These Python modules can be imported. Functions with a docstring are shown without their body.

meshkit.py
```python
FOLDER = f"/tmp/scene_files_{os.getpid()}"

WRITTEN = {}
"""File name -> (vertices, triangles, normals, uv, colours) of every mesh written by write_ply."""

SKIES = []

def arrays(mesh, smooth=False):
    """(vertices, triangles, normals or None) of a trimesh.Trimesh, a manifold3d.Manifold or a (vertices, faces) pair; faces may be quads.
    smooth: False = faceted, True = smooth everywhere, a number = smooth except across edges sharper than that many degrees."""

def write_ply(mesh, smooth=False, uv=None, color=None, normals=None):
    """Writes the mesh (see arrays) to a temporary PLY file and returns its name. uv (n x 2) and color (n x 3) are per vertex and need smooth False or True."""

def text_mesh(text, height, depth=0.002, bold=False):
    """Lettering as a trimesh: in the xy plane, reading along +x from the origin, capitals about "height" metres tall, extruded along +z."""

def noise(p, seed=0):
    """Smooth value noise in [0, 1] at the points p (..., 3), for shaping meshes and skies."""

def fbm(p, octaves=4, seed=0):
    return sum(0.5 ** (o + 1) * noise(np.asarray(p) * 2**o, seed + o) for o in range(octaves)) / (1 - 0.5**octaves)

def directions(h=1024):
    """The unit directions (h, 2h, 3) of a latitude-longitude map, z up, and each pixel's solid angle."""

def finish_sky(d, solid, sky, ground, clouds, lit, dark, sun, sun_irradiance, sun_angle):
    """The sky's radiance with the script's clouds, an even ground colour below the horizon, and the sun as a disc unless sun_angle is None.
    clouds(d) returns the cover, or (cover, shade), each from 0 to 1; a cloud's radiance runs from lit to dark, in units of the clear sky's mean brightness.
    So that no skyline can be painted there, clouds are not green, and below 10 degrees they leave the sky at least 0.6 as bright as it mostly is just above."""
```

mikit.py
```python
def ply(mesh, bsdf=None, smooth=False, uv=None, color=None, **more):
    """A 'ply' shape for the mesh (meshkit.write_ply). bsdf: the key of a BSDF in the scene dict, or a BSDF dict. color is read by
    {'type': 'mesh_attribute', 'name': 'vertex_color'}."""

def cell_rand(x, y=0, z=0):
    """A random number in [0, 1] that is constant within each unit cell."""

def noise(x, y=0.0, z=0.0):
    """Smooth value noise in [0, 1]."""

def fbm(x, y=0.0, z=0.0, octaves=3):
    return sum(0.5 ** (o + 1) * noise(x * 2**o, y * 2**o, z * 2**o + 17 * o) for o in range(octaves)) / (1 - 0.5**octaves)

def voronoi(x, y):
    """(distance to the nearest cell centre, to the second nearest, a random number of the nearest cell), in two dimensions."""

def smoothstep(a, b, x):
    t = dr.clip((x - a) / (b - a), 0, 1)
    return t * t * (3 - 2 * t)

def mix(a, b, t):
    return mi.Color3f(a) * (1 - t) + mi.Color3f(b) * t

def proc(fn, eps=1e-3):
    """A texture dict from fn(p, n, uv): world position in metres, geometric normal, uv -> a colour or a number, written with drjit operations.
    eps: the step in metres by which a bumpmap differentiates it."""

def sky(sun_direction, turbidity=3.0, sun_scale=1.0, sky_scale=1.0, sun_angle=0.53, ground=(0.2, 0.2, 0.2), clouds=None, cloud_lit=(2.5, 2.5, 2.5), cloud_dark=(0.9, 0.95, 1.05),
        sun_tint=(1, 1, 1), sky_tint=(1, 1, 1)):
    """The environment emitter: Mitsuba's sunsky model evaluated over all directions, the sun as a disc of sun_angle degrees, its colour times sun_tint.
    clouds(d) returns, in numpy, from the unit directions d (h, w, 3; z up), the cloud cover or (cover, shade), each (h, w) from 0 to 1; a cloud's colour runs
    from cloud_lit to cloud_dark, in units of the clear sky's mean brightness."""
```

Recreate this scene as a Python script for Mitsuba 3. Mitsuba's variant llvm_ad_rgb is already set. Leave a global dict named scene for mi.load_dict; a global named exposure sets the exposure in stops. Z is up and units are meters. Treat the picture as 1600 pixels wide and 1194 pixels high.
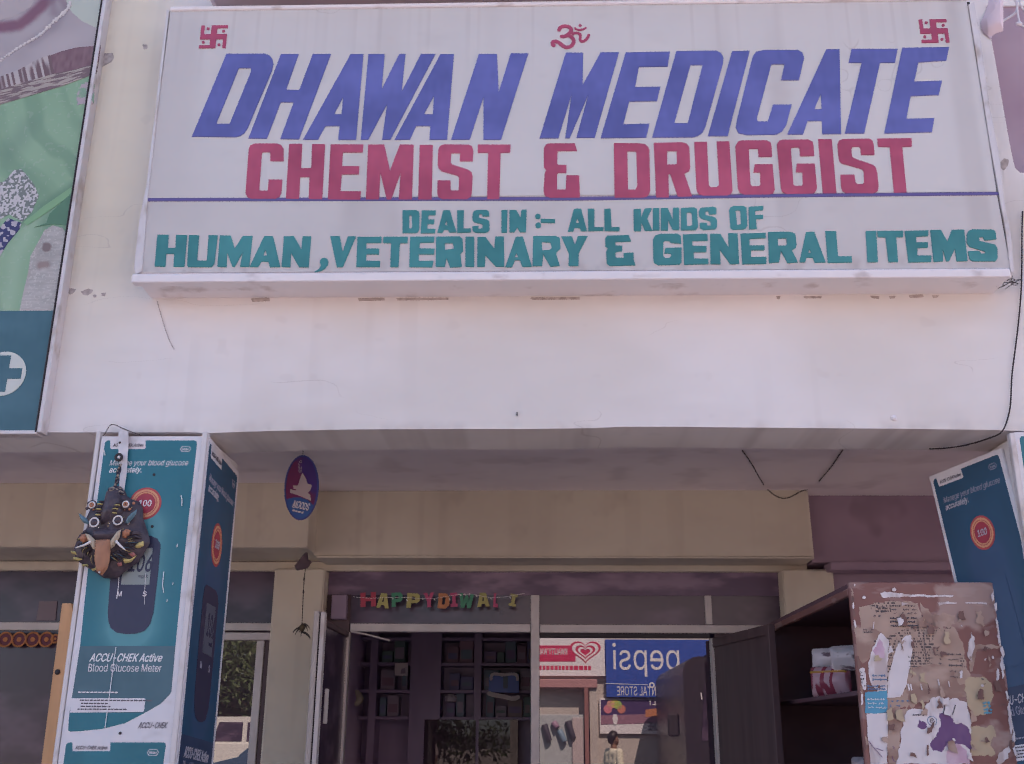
import math, random
import numpy as np, trimesh, manifold3d as m3
import drjit as dr
import mitsuba as mi
import mikit, meshkit
from mikit import proc, noise, fbm, voronoi, cell_rand, smoothstep, mix
from shapely.geometry import Polygon, LineString, Point, MultiPoint
from shapely.ops import unary_union
from shapely import affinity

T = mi.ScalarTransform4f
rng = random.Random(7)
scene, labels = {}, {}

# ------------------------------------------------------------------ camera, sky, exposure
scene['camera'] = {'type': 'perspective', 'fov': 51.43, 'fov_axis': 'x', 'near_clip': 0.05, 'far_clip': 400.0,
                   'to_world': T().look_at(origin=[0, -4.1, 1.5], target=[-0.03008, -3.15155, 1.81549], up=[0.00349, -0.31554, 0.94891])}
scene['daylight'] = mikit.sky((0.22, 0.60, 0.80), turbidity=4, sky_tint=(1.10, 0.95, 0.85), sun_tint=(1.0, 0.94, 1.10))
exposure = 3.36

# ------------------------------------------------------------------ helpers
def lin(*c): return [((v / 255 + 0.055) / 1.055) ** 2.4 if v > 10 else v / 255 / 12.92 for v in c]
def rgb(v): return {'type': 'rgb', 'value': [float(x) for x in v]}
def mat(key, color, rough=0.6, spec=0.35, bump=None, bscale=1.0, **kw):
    b = {'type': 'principled', 'base_color': color if isinstance(color, dict) else rgb(color), 'roughness': rough if isinstance(rough, dict) else float(rough), 'specular': spec, **kw}
    if bump is not None:
        b = {'type': 'bumpmap', 'arbitrary': bump, 'scale': bscale, 'bsdf': b}
    scene['m_' + key] = {'type': 'twosided', 'bsdf': b} if kw.get('spec_trans', 0) == 0 else b
    return 'm_' + key

def A(key, mesh, m, smooth=False):
    k, i = key, 0
    while k in scene:
        i += 1; k = '%s_%03d' % (key, i)
    scene[k] = mikit.ply(mesh, m, smooth=smooth)
    return k
used = set()
def thing(key, label, cat, group=None, kind=None):
    k, i = key, 0
    while k in used:
        i += 1; k = '%s_%03d' % (key, i)
    used.add(k)
    labels[k] = {'label': label, 'category': cat}
    if group: labels[k]['group'] = group
    if kind: labels[k] = {'label': label, 'kind': kind}
    return k

def cat(ms): return trimesh.util.concatenate([m for m in ms if m is not None])
def xf(mesh, M):
    m = mesh.copy(); m.apply_transform(M); return m
def mat4(rows, t=(0, 0, 0)):
    M = np.eye(4); M[:3, :3] = np.array(rows, float).T; M[:3, 3] = t; return M
FRONT = mat4([(1, 0, 0), (0, 0, 1), (0, -1, 0)])      # local x,y,z -> world x, z, -y (facing the street)
BACKF = mat4([(-1, 0, 0), (0, 0, 1), (0, 1, 0)])      # facing the other way (read from the shop side)
SIDE = mat4([(0, 1, 0), (0, 0, 1), (1, 0, 0)])        # facing +x
def move(x, y, z): M = np.eye(4); M[:3, 3] = (x, y, z); return M
def rotz(a): c, s = math.cos(a), math.sin(a); M = np.eye(4); M[:2, :2] = [[c, -s], [s, c]]; return M
def slab(poly, t):
    """polygon (or list of points) in xy extruded 0..t along z"""
    if not hasattr(poly, 'geom_type'): poly = Polygon(poly)
    if not poly.is_valid: poly = poly.buffer(0)
    gs = [g for g in getattr(poly, 'geoms', [poly]) if g.geom_type == 'Polygon' and g.area > 1e-9]
    return cat([trimesh.creation.extrude_polygon(g, t, engine='earcut') for g in gs])
def front(poly, y, t, holes=()):
    """(x, z) polygon whose front face lies on plane y, t thick (backwards)"""
    if not hasattr(poly, 'geom_type'): poly = Polygon(poly, holes)
    return xf(slab(poly, t), move(0, y + t, 0) @ FRONT)
def box(x0, x1, y0, y1, z0, z1, c=0.0):
    if c <= 0: return trimesh.creation.box(bounds=[(x0, y0, z0), (x1, y1, z1)])
    ps = []
    for X, sx in ((x0, 1), (x1, -1)):
        for Y, sy in ((y0, 1), (y1, -1)):
            for Z, sz in ((z0, 1), (z1, -1)):
                ps += [(X + sx * c, Y + sy * c, Z), (X + sx * c, Y, Z + sz * c), (X, Y + sy * c, Z + sz * c)]
    return trimesh.convex.convex_hull(np.array(ps))
def tube(pts, r, n=7, closed=False):
    pts = np.array(pts, float); rs = np.broadcast_to(np.array(r, float), len(pts))
    N = len(pts); tan = np.gradient(pts, axis=0) if not closed else np.roll(pts, -1, 0) - np.roll(pts, 1, 0)
    tan /= np.maximum(np.linalg.norm(tan, axis=1, keepdims=True), 1e-9)
    u = np.cross(tan[0], (0.3, 0.2, 0.93)); 
    if np.linalg.norm(u) < .1: u = np.cross(tan[0], (1, 0, 0))
    V = []
    for i in range(N):
        u = u - tan[i] * (u @ tan[i]); u /= np.linalg.norm(u); w = np.cross(tan[i], u)
        V += [pts[i] + rs[i] * (math.cos(a) * u + math.sin(a) * w) for a in np.arange(n) * 2 * math.pi / n]
    Fs = []
    for i in range(N if closed else N - 1):
        j = (i + 1) % N
        for k in range(n):
            l = (k + 1) % n
            Fs += [(i * n + k, i * n + l, j * n + l), (i * n + k, j * n + l, j * n + k)]
    if not closed:
        V += [pts[0], pts[-1]]; a, b = len(V) - 2, len(V) - 1
        for k in range(n):
            l = (k + 1) % n
            Fs += [(a, l, k), (b, (N - 1) * n + k, (N - 1) * n + l)]
    return trimesh.Trimesh(V, Fs, process=False)
def smooth_path(p, n=6):
    p = np.array(p, float)
    if len(p) < 3: return p
    from scipy.interpolate import CubicSpline
    d = np.r_[0, np.cumsum(np.maximum(np.linalg.norm(np.diff(p, axis=0), axis=1), 1e-6))]
    return CubicSpline(d, p)(np.linspace(0, d[-1], (len(p) - 1) * n + 1))
def ring(c, R, r, axis=1, n=20, m=6):
    t = np.arange(n) * 2 * math.pi / n
    P = np.zeros((n, 3)); a, b = [i for i in range(3) if i != axis]
    P[:, a], P[:, b] = R * np.cos(t), R * np.sin(t)
    return tube(P + np.array(c), r, m, closed=True)
def ball(c, r, s=2, sc=(1, 1, 1)):
    m = trimesh.creation.icosphere(subdivisions=s, radius=1.0); m.vertices = m.vertices * (np.array(sc) * r) + np.array(c); return m
def disc(cx, cy, r, n=28, sx=1.0): return [(cx + r * sx * math.cos(t), cy + r * math.sin(t)) for t in np.arange(n) * 2 * math.pi / n]
def rrect(x0, y0, x1, y1, r): return Polygon([(x0 + r, y0 + r), (x1 - r, y0 + r), (x1 - r, y1 - r), (x0 + r, y1 - r)]).buffer(r, 5)
def dome(poly, h, step, power=0.5, lump=0.0, seed=0):
    """a pillow: polygon in xy, swelling to height h in z, closed at the back"""
    from scipy.spatial import Delaunay
    if not hasattr(poly, 'geom_type'): poly = Polygon(poly).buffer(0)
    L = poly.exterior.length; bd = [poly.exterior.interpolate(i * step) for i in range(int(L / step))]
    x0, y0, x1, y1 = poly.bounds
    ins = [Point(x, y) for x in np.arange(x0, x1, step) for y in np.arange(y0, y1, step) if poly.contains(Point(x, y)) and poly.exterior.distance(Point(x, y)) > step * .6]
    pp = np.array([(p.x, p.y) for p in bd + ins]); d = np.array([0.0] * len(bd) + [poly.exterior.distance(p) for p in ins])
    tri = Delaunay(pp).simplices
    tri = np.array([t for t in tri if poly.contains(Point(pp[t].mean(0)))])
    a = np.cross(np.c_[pp[tri[:, 1]] - pp[tri[:, 0]], 0 * tri[:, 0]], np.c_[pp[tri[:, 2]] - pp[tri[:, 0]], 0 * tri[:, 0]])[:, 2]
    tri[a < 0] = tri[a < 0][:, ::-1]
    z = h * (d / max(d.max(), 1e-9)) ** power
    if lump: z = z * (1 + lump * (meshkit.fbm(np.c_[pp / (6 * step), 0 * d], 3, seed) - .5))
    n = len(pp); V = np.vstack([np.c_[pp, z], np.c_[pp, 0 * z - 0.002]])
    nb = len(bd); Fs = [tri, tri[:, ::-1] + n]
    side = [(i, i + n, (i + 1) % nb + n) for i in range(nb)] + [(i, (i + 1) % nb + n, (i + 1) % nb) for i in range(nb)]
    return trimesh.Trimesh(V, np.vstack(Fs + [np.array(side)]), process=False)
def text(s, h, bold=False, shear=0.0, width=None, t=0.0015, depth=None):
    m = meshkit.text_mesh(s, h, depth or t, bold)
    if width:
        b = m.bounds; m.vertices[:, 0] = (m.vertices[:, 0] - b[0, 0]) * width / (b[1, 0] - b[0, 0])
    m.vertices[:, 0] += shear * m.vertices[:, 1]
    return m
def chain_body(bones, length=0.02, it=12):
    """bones: list of ((p, r), (q, r)); one continuous surface"""
    hulls = []
    for (p, a), (q, b) in bones:
        s1 = m3.Manifold.sphere(a, 16).translate(tuple(map(float, p))); s2 = m3.Manifold.sphere(b, 16).translate(tuple(map(float, q)))
        hulls.append(m3.Manifold.batch_hull([s1, s2]))
    u = m3.Manifold.batch_boolean(hulls, m3.OpType.Add).refine_to_length(length)
    mm = u.to_mesh(); m = trimesh.Trimesh(mm.vert_properties[:, :3], mm.tri_verts, process=True)
    trimesh.smoothing.filter_taubin(m, iterations=it); return m

# ------------------------------------------------------------------ materials
def stain_lines(p, sx, sz, w):
    c = fbm(p.x * sx + 3.1, p.z * sz, p.y * 0.7, 4)
    return 1 - smoothstep(0.0, w, dr.abs(c - 0.5))
def f_fascia(p, n, uv):
    v = fbm(p.x * 1.3, p.y * 1.3, p.z * 1.7, 4)
    c = mix((0.665, 0.625, 0.605), (0.735, 0.700, 0.700), smoothstep(0.3, 0.7, v))
    cream = smoothstep(-1.55, -1.9, p.x) * smoothstep(2.7, 3.6, p.z)  # warm light towards the upper left, put into the wall colour
    c = mix(c, (0.69, 0.625, 0.50), cream * 0.85)
    hair = stain_lines(p, 1.2, 4.5, 0.004) * smoothstep(0.5, 0.62, noise(p.x * 3 + 9, p.z * 6, 2.0))
    drip = smoothstep(0.60, 0.85, noise(p.x * 22, p.z * 0.9, 5.0)) * smoothstep(0.45, 0.7, noise(p.x * 2.1, p.z * 2.4, 8.0))
    spot = smoothstep(0.74, 0.82, fbm(p.x * 9, p.y * 9, p.z * 9, 3))
    edge = smoothstep(2.72, 2.655, p.z) * smoothstep(.4, .8, fbm(p.x * 14, p.z * 9, 0.0, 3))
    return mix(c, (0.36, 0.31, 0.30), dr.clip(hair * 0.26 + drip * 0.08 + spot * 0.08 + edge * 0.30 + .07 * smoothstep(.45, .75, fbm(p.x * 1.6, p.z * 7.0, 3.0, 4)), 0, 0.8))
FASCIA = mat('fascia', proc(f_fascia), 0.75, 0.25, proc(lambda p, n, uv: fbm(p.x * 18, p.y * 18, p.z * 18, 4) * 0.5 + 0.5 * noise(p.x * 3, p.y * 3, p.z * 3), 2e-3), 0.005)
def f_beige(p, n, uv):
    v = fbm(p.x * 2.3, p.y * 2.3, p.z * 2.9, 4)
    c = mix((0.545, 0.487, 0.405), (0.60, 0.547, 0.455), smoothstep(0.3, 0.7, v))
    grime = smoothstep(0.55, 0.8, fbm(p.x * 7, p.y * 7, p.z * 5, 4))
    drip = smoothstep(0.62, 0.9, noise(p.x * 17, p.z * 1.1, 3.0)) * 0.15
    return mix(c, (0.26, 0.19, 0.165), dr.clip(grime * 0.20 + drip * .7, 0, 0.8))
BEIGE = mat('beige', proc(f_beige), 0.7, 0.3, proc(lambda p, n, uv: fbm(p.x * 15, p.y * 15, p.z * 15, 3), 2e-3), 0.004)
def f_soffit(p, n, uv):
    v = fbm(p.x * 1.7, p.y * 2.7, p.z * 2.9, 4)
    c = mix((0.68, 0.615, 0.645), (0.75, 0.69, 0.705), smoothstep(0.3, 0.7, v))
    d = smoothstep(0.55, 0.8, fbm(p.x * 5 + 3, p.y * 5, p.z * 5, 4))
    return mix(c, (0.40, 0.33, 0.34), d * 0.30)
SOFFIT = mat('soffit', proc(f_soffit), 0.8, 0.2, proc(lambda p, n, uv: fbm(p.x * 12, p.y * 12, p.z * 12, 3), 2e-3), 0.005)
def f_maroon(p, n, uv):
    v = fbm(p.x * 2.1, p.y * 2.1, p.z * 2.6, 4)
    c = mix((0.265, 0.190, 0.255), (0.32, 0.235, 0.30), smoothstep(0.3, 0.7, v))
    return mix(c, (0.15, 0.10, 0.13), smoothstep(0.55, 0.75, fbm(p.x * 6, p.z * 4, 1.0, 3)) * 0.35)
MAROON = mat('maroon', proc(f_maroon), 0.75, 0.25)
INNER = mat('inner', proc(lambda p, n, uv: mix((0.60, 0.49, 0.68), (0.68, 0.58, 0.75), fbm(p.x * 2, p.y * 2, p.z * 2, 3))), 0.6, 0.3)
def f_panel(p, n, uv):
    v = fbm(p.x * 1.1, 0.0, p.z * 1.6, 3)
    c = mix((0.530, 0.505, 0.505), (0.605, 0.58, 0.57), v)
    streak = smoothstep(0.52, 0.88, noise(p.x * 9.0, p.z * 0.55, 1.0)) * smoothstep(0.30, 0.75, fbm(p.x * 2.2, p.z * 1.3, 4.0, 3))
    fine = smoothstep(0.55, 0.95, noise(p.x * 46.0, p.z * 0.9, 7.0)) * smoothstep(4.1, 4.56, p.z)
    foot = smoothstep(3.36, 3.29, p.z) * smoothstep(0.35, 0.8, fbm(p.x * 16, p.z * 11, 0.5, 3))
    blot = smoothstep(0.63, 0.80, fbm(p.x * 3 + 7, p.z * 5, 1.5, 4))
    scr = stain_lines(p, 2.0, 2.0, 0.003) * smoothstep(0.66, 0.74, noise(p.x * 2.2 + 4, p.z * 3.1, 6.0))
    return mix(c, (0.33, 0.28, 0.27), dr.clip(smoothstep(3.622, 3.614, p.z) * 0.14 + streak * 0.24 + fine * 0.14 + foot * 0.40 + blot * 0.12 + scr * 0.25, 0, 0.75))
PANEL = mat('panel', proc(f_panel), 0.38, 0.4)
def print_mat(key, col, fade=0.17, rough=0.42):
    col = np.array(col); lo, hi = col * (1 - fade), np.minimum(col * (1 + fade * .6) + 0.015, 0.9)
    lo, hi = [float(q) for q in lo], [float(q) for q in hi]
    def f(p, n, uv):
        v = fbm(p.x * 4.0, p.y * 4.0, p.z * 5.0, 4) * .92 + .08 * noise(p.x * 60, p.y * 60, p.z * 14)
        return mix(lo, hi, smoothstep(0.25, 0.75, v))
    return mat(key, proc(f), rough, 0.4)
BLUE = print_mat('blue_vinyl', (0.105, 0.115, 0.36))
RED = print_mat('red_vinyl', (0.39, 0.060, 0.125))
GREEN = print_mat('green_vinyl', (0.040, 0.215, 0.225))
VIOLET = mat('violet_strip', (0.115, 0.095, 0.26), 0.5)
ALU = mat('alu', proc(lambda p, n, uv: mix((0.40, 0.36, 0.36), (0.56, 0.52, 0.51), fbm(p.x * 9, p.y * 9, p.z * 3, 4))), 0.42, 0.5, metallic=0.15)
OLDALU = mat('old_alu', proc(lambda p, n, uv: mix((0.60, 0.56, 0.57), mix((0.34, 0.27, 0.23), (0.50, 0.44, 0.41), noise(p.x * 60, p.y * 60, p.z * 9)), smoothstep(0.52, 0.80, fbm(p.x * 13, p.y * 13, p.z * 7, 4)))), 0.45, 0.45, metallic=0.1)
TRIM = mat('trim_white', proc(lambda p, n, uv: mix((0.74, 0.70, 0.72), (0.40, 0.33, 0.32), smoothstep(0.60, 0.85, fbm(p.x * 11, p.y * 11, p.z * 16, 4)) * 0.6)), 0.45, 0.4)
DARK = mat('dark', (0.035, 0.028, 0.034), 0.6)
WIRE = mat('wire', (0.03, 0.022, 0.028), 0.5)
WHITE = mat('white', (0.72, 0.69, 0.71), 0.45)
PALE = mat('pale_plastic', (0.66, 0.61, 0.64), 0.35)
FILM = mat('dark_film', proc(lambda p, n, uv: mix((0.045, 0.030, 0.055), (0.105, 0.07, 0.11), smoothstep(.4, .75, fbm(p.x * 4, p.y * 4, p.z * 6, 4)))), 0.22, 0.5)
GLASS = 'm_glass'; scene[GLASS] = {'type': 'twosided', 'bsdf': {'type': 'plastic', 'int_ior': 2.25, 'diffuse_reflectance': rgb((0.045, 0.03, 0.05)), 'nonlinear': False}}
GLASSD = 'm_glass_dim'; scene[GLASSD] = {'type': 'twosided', 'bsdf': {'type': 'plastic', 'int_ior': 1.33, 'diffuse_reflectance': rgb((0.07, 0.045, 0.07)), 'nonlinear': False}}
CREAMP = mat('cream_paint', (0.52, 0.44, 0.33), 0.6)

# ------------------------------------------------------------------ the setting: ground, road, the shop building
def f_ground(p, n, uv):
    v = fbm(p.x * 0.6, p.y * 0.6, 0.0, 5)
    c = mix((0.24, 0.21, 0.19), (0.35, 0.31, 0.285), v)
    return mix(c, (0.12, 0.105, 0.10), smoothstep(0.6, 0.8, fbm(p.x * 3, p.y * 3, 1.0, 4)) * 0.6)
GROUND = mat('ground', proc(f_ground), 0.9, 0.1)
A('ground', box(-90, 90, -120, 60, -0.30, -0.02), GROUND); labels['ground'] = {'kind': 'structure', 'label': 'dusty paved ground in front of the shops'}
A('road', box(-90, 90, -10.0, -6.6, -0.016, -0.012), mat('asphalt', proc(lambda p, n, uv: mix((0.07, 0.066, 0.064), (0.14, 0.13, 0.12), fbm(p.x * 2, p.y * 2, 0.0, 5))), 0.9, 0.15)); labels['road'] = {'kind': 'structure', 'label': 'worn asphalt lane between the facing rows of shops'}

B = thing('shop_building', 'white painted shop building with deep fascia over a shaded veranda', 'building')
fas = Polygon([(-1.3693,2.6506),(-1.1097,2.6594),(-0.7471,2.6653),(-0.3858,2.6658),(-0.0519,2.6651),(0.2039,2.6685),(0.3061,2.6736),(0.5353,2.673),(0.89,2.6682),(1.3934,2.6631),(1.793,2.657),(1.8919,2.6515)] + [(4.6, 2.655), (4.6, 3.86)] + [(2.0407,3.8),(2.0226,3.825),(2.0187,3.8936),(2.0171,3.9407),(2.015,4.0839),(2.013,4.3123),(2.0092,4.5138),(2.0098,4.6686)] + [(1.93, 5.4), (-7, 5.4), (-7, 2.66), (-1.42, 2.655)])
A(B + '__fascia', front(fas, 0.0, 0.32), FASCIA)
A(B + '__roof_slab', box(-7, 4.6, 0.32, 7.2, 4.9, 5.2), FASCIA)
A(B + '__upper_wall', box(-7, 4.6, 0.56, 7.2, 3.02, 4.9), FASCIA)
A(B + '__ceiling', box(-7, 4.6, 0.32, 7.2, 2.838, 3.0), SOFFIT)
# wall further back beside the fascia, its shade put into the mauve, and the bay to the right of it
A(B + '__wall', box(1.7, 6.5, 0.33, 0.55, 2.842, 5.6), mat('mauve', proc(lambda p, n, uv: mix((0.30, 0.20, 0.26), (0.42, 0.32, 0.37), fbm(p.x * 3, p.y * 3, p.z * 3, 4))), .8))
# pillars
for (x0, x1) in ((-1.792, -1.356), (1.853, 2.30)):
    A(B + '__pillar', box(x0, x1, 0.012, 0.45, -0.02, 2.64, 0.012), FASCIA)
# beams above the shopfront
A(B + '__beam', front(Polygon([(-1.3343,2.833),(-0.5552,2.8364),(0.1815,2.8398),(1.5018,2.8411),(1.5068,2.4633),(0.1767,2.4614),(-1.3101,2.4629)]), 1.9, 0.28), BEIGE)
A(B + '__beam', box(-7, -1.304, 1.7, 2.18, 2.474, 2.84, 0.006), BEIGE)
A(B + '__lintel', box(-7, 1.53, 2.17, 2.3, 2.416, 2.47, 0.004), BEIGE)
A(B + '__ledge', box(-1.29, 1.505, 1.893, 2.16, 2.449, 2.4585), BEIGE)
# square columns either side of the door
A(B + '__column', box(-1.578, -1.282, 2.1, 2.4, -0.02, 2.42, 0.01), BEIGE)
A(B + '__column', box(1.366, 1.66, 2.1, 2.4, -0.02, 2.42, 0.01), BEIGE)
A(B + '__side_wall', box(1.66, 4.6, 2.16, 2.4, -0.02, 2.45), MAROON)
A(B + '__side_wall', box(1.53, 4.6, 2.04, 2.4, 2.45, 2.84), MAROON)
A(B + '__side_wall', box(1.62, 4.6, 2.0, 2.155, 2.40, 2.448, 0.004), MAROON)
A(B + '__end_wall', box(4.4, 4.6, 0.4, 7.2, -0.02, 2.84), INNER)
A(B + '__end_wall', box(-7.2, -7, 0.4, 7.2, -0.02, 2.84), INNER)
# rooms behind
A(B + '__back_wall', box(-7, 4.6, 5.6, 5.8, -0.02, 2.84), INNER)
A(B + '__partition', box(-1.56, -1.45, 2.41, 5.6, -0.02, 2.84), INNER)
A(B + '__partition', box(1.68, 1.8, 2.41, 5.6, -0.02, 2.84), INNER)
A(B + '__floor', box(-7, 4.6, -0.6, 7.2, -0.018, 0.06, 0.01), GROUND)
# ledge above the sign
A(B + '__sunshade', box(*[v for q in [(-1.5233,4.5008),(1.8077,4.4635)] for v in q[:1]], -0.3, 0.001, 4.66, 4.80, 0.03), mat('sunshade', (0.45, 0.38, 0.42), 0.6))
# broken plaster chips on the fascia
CHIP = mat('chip', proc(lambda p, n, uv: mix((0.30, 0.25, 0.24), (0.52, 0.46, 0.44), noise(p.x * 70, p.y * 70, p.z * 70))), 0.9, 0.1)
def chips(poly_list):
    for o in poly_list:
        A(B + '__plaster_chip', front(Polygon(o).buffer(0.002), -0.0015, 0.004), CHIP)
chips([[(-2.025,3.2858),(-2.006,3.2879),(-1.9862,3.2848),(-1.9901,3.273),(-2.0026,3.2634),(-2.0204,3.2673)], [(-1.959,3.2728),(-1.9427,3.28),(-1.9296,3.2851),(-1.9116,3.2798),(-1.917,3.2681),(-1.9296,3.2593),(-1.947,3.2609)],
       [(-1.905,3.2554),(-1.8972,3.2591),(-1.8933,3.2502),(-1.9012,3.248)], [(-1.8704,3.2648),(-1.8547,3.2662),(-1.8567,3.2551),(-1.8664,3.2552)],
       [(-2.019,4.4589),(-1.9744,4.4608),(-1.9676,4.4364),(-1.9761,4.415),(-1.9968,4.4024),(-2.0207,4.3855),(-2.0199,4.4372)], [(-1.8379,4.5056),(-1.8187,4.5019),(-1.8192,4.4862),(-1.8315,4.4829)],
       [(1.9662,3.8512),(1.9833,3.868),(2,3.861),(1.9916,3.834),(1.9728,3.814),(1.9654,3.8242)]])
for pl in ([(1.3515,3.2324),(1.3841,3.2293),(1.3832,3.2207),(1.3542,3.2266)], [(1.5094,3.2335),(1.5623,3.2368),(1.5646,3.2281),(1.5117,3.2249)], [(1.6044,3.2322),(1.6274,3.2327),(1.6199,3.2249),(1.6068,3.2243)],
           [(1.0779,3.2327),(1.1471,3.2308),(1.1467,3.2265),(1.0794,3.2269)], [(0.9655,3.2319),(0.9788,3.2333),(0.9747,3.2225),(0.9681,3.2233)], [(1.4269,3.2304),(1.4499,3.2303),(1.4459,3.2231),(1.4295,3.2232)],
           [(-1.2285,3.2367),(-1.1555,3.2391),(-1.1519,3.2275),(-1.2221,3.225)], [(-0.7766,3.2338),(-0.6689,3.2361),(-0.6686,3.2273),(-0.7708,3.2251)], [(-0.615,3.2343),(-0.4001,3.2343),(-0.4,3.2286),(-0.6094,3.227)], [(-0.0522,3.2336),(0.1478,3.2338),(0.1477,3.2265),(-0.0468,3.2263)]):
    chips([pl])
# the round hole plug and nail on the fascia
A(B + '__wall_plug', xf(trimesh.util.concatenate([ring((0, 0, 0), 0.009, 0.003, axis=2), slab(disc(0, 0, 0.008), 0.004)]), move(*[(1.3893,-0.004,2.7069)][0]) @ FRONT), TRIM, True)
A(B + '__nail', box(*[[(-0.1086,2.7281)][0][0] - .002, [(-0.1086,2.7281)][0][0] + .002], -0.01, 0.002, [(-0.1085,2.72)][0][1], [(-0.1086,2.7334)][0][1]), DARK)

# ------------------------------------------------------------------ the shop sign
S = thing('shop_sign', 'wide white box sign with blue, red and green shop lettering above the veranda', 'sign')
SY = -0.165
outer = [(-1.6744,4.568),(1.8598,4.5389),(1.8705,3.266),(-1.6622,3.2745)]
(ax, az), (bx, bz), (cx_, cz), (dx, dz) = outer
A(S + '__box', box(-1.652, 1.850, SY + 0.006, 0.003, 3.241, 4.560), TRIM)
A(S + '__panel', front([(-1.659, 3.622), (1.852, 3.622), (1.850, 4.556), (-1.662, 4.560)], SY, 0.006), PANEL)
A(S + '__panel', front([(-1.660, 3.285), (1.860, 3.280), (1.852, 3.616), (-1.659, 3.616)], SY, 0.006), PANEL)
A(S + '__divider_strip', front(Polygon([(-1.6605,3.625),(0.1348,3.6135),(0.871,3.6181),(1.8634,3.6186),(1.8616,3.6054),(0.87,3.6034),(0.1346,3.5972),(-1.6589,3.6106)]), SY - 0.003, 0.004), VIOLET)
A(S + '__bottom_trim', box(-1.676, 1.852, SY - 0.014, SY + 0.03, 3.236, 3.274, 0.004), TRIM)
A(S + '__top_trim', box(-1.662, 1.856, SY - 0.008, SY + 0.02, 4.558, 4.580, 0.004), TRIM)
A(S + '__side_trim', front(Polygon([(-1.6748,4.5608),(-1.6676,4.5607),(-1.6565,3.6523),(-1.6409,3.2892),(-1.6634,3.2779),(-1.6721,3.3065),(-1.6759,3.5185),(-1.6654,3.6825)]).buffer(0.001), SY - 0.006, 0.03), OLDALU)
A(S + '__side_trim', front(Polygon([(1.8542,4.5317),(1.8775,4.5413),(1.8803,4.3733),(1.8737,4.0394),(1.8814,3.765),(1.8723,3.53),(1.8788,3.4296),(1.8677,3.261),(1.8577,3.2611),(1.863,3.444),(1.8592,3.6027),(1.855,3.8404)]).buffer(0.001), SY - 0.006, 0.03), OLDALU)
A(S + '__side_edge', box(-1.660, -1.653, SY + 0.008, 0.002, 3.27, 4.56), DARK)
A(S + '__side_edge', box(1.853, 1.866, SY + 0.008, 0.002, 3.27, 4.555), DARK)
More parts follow.
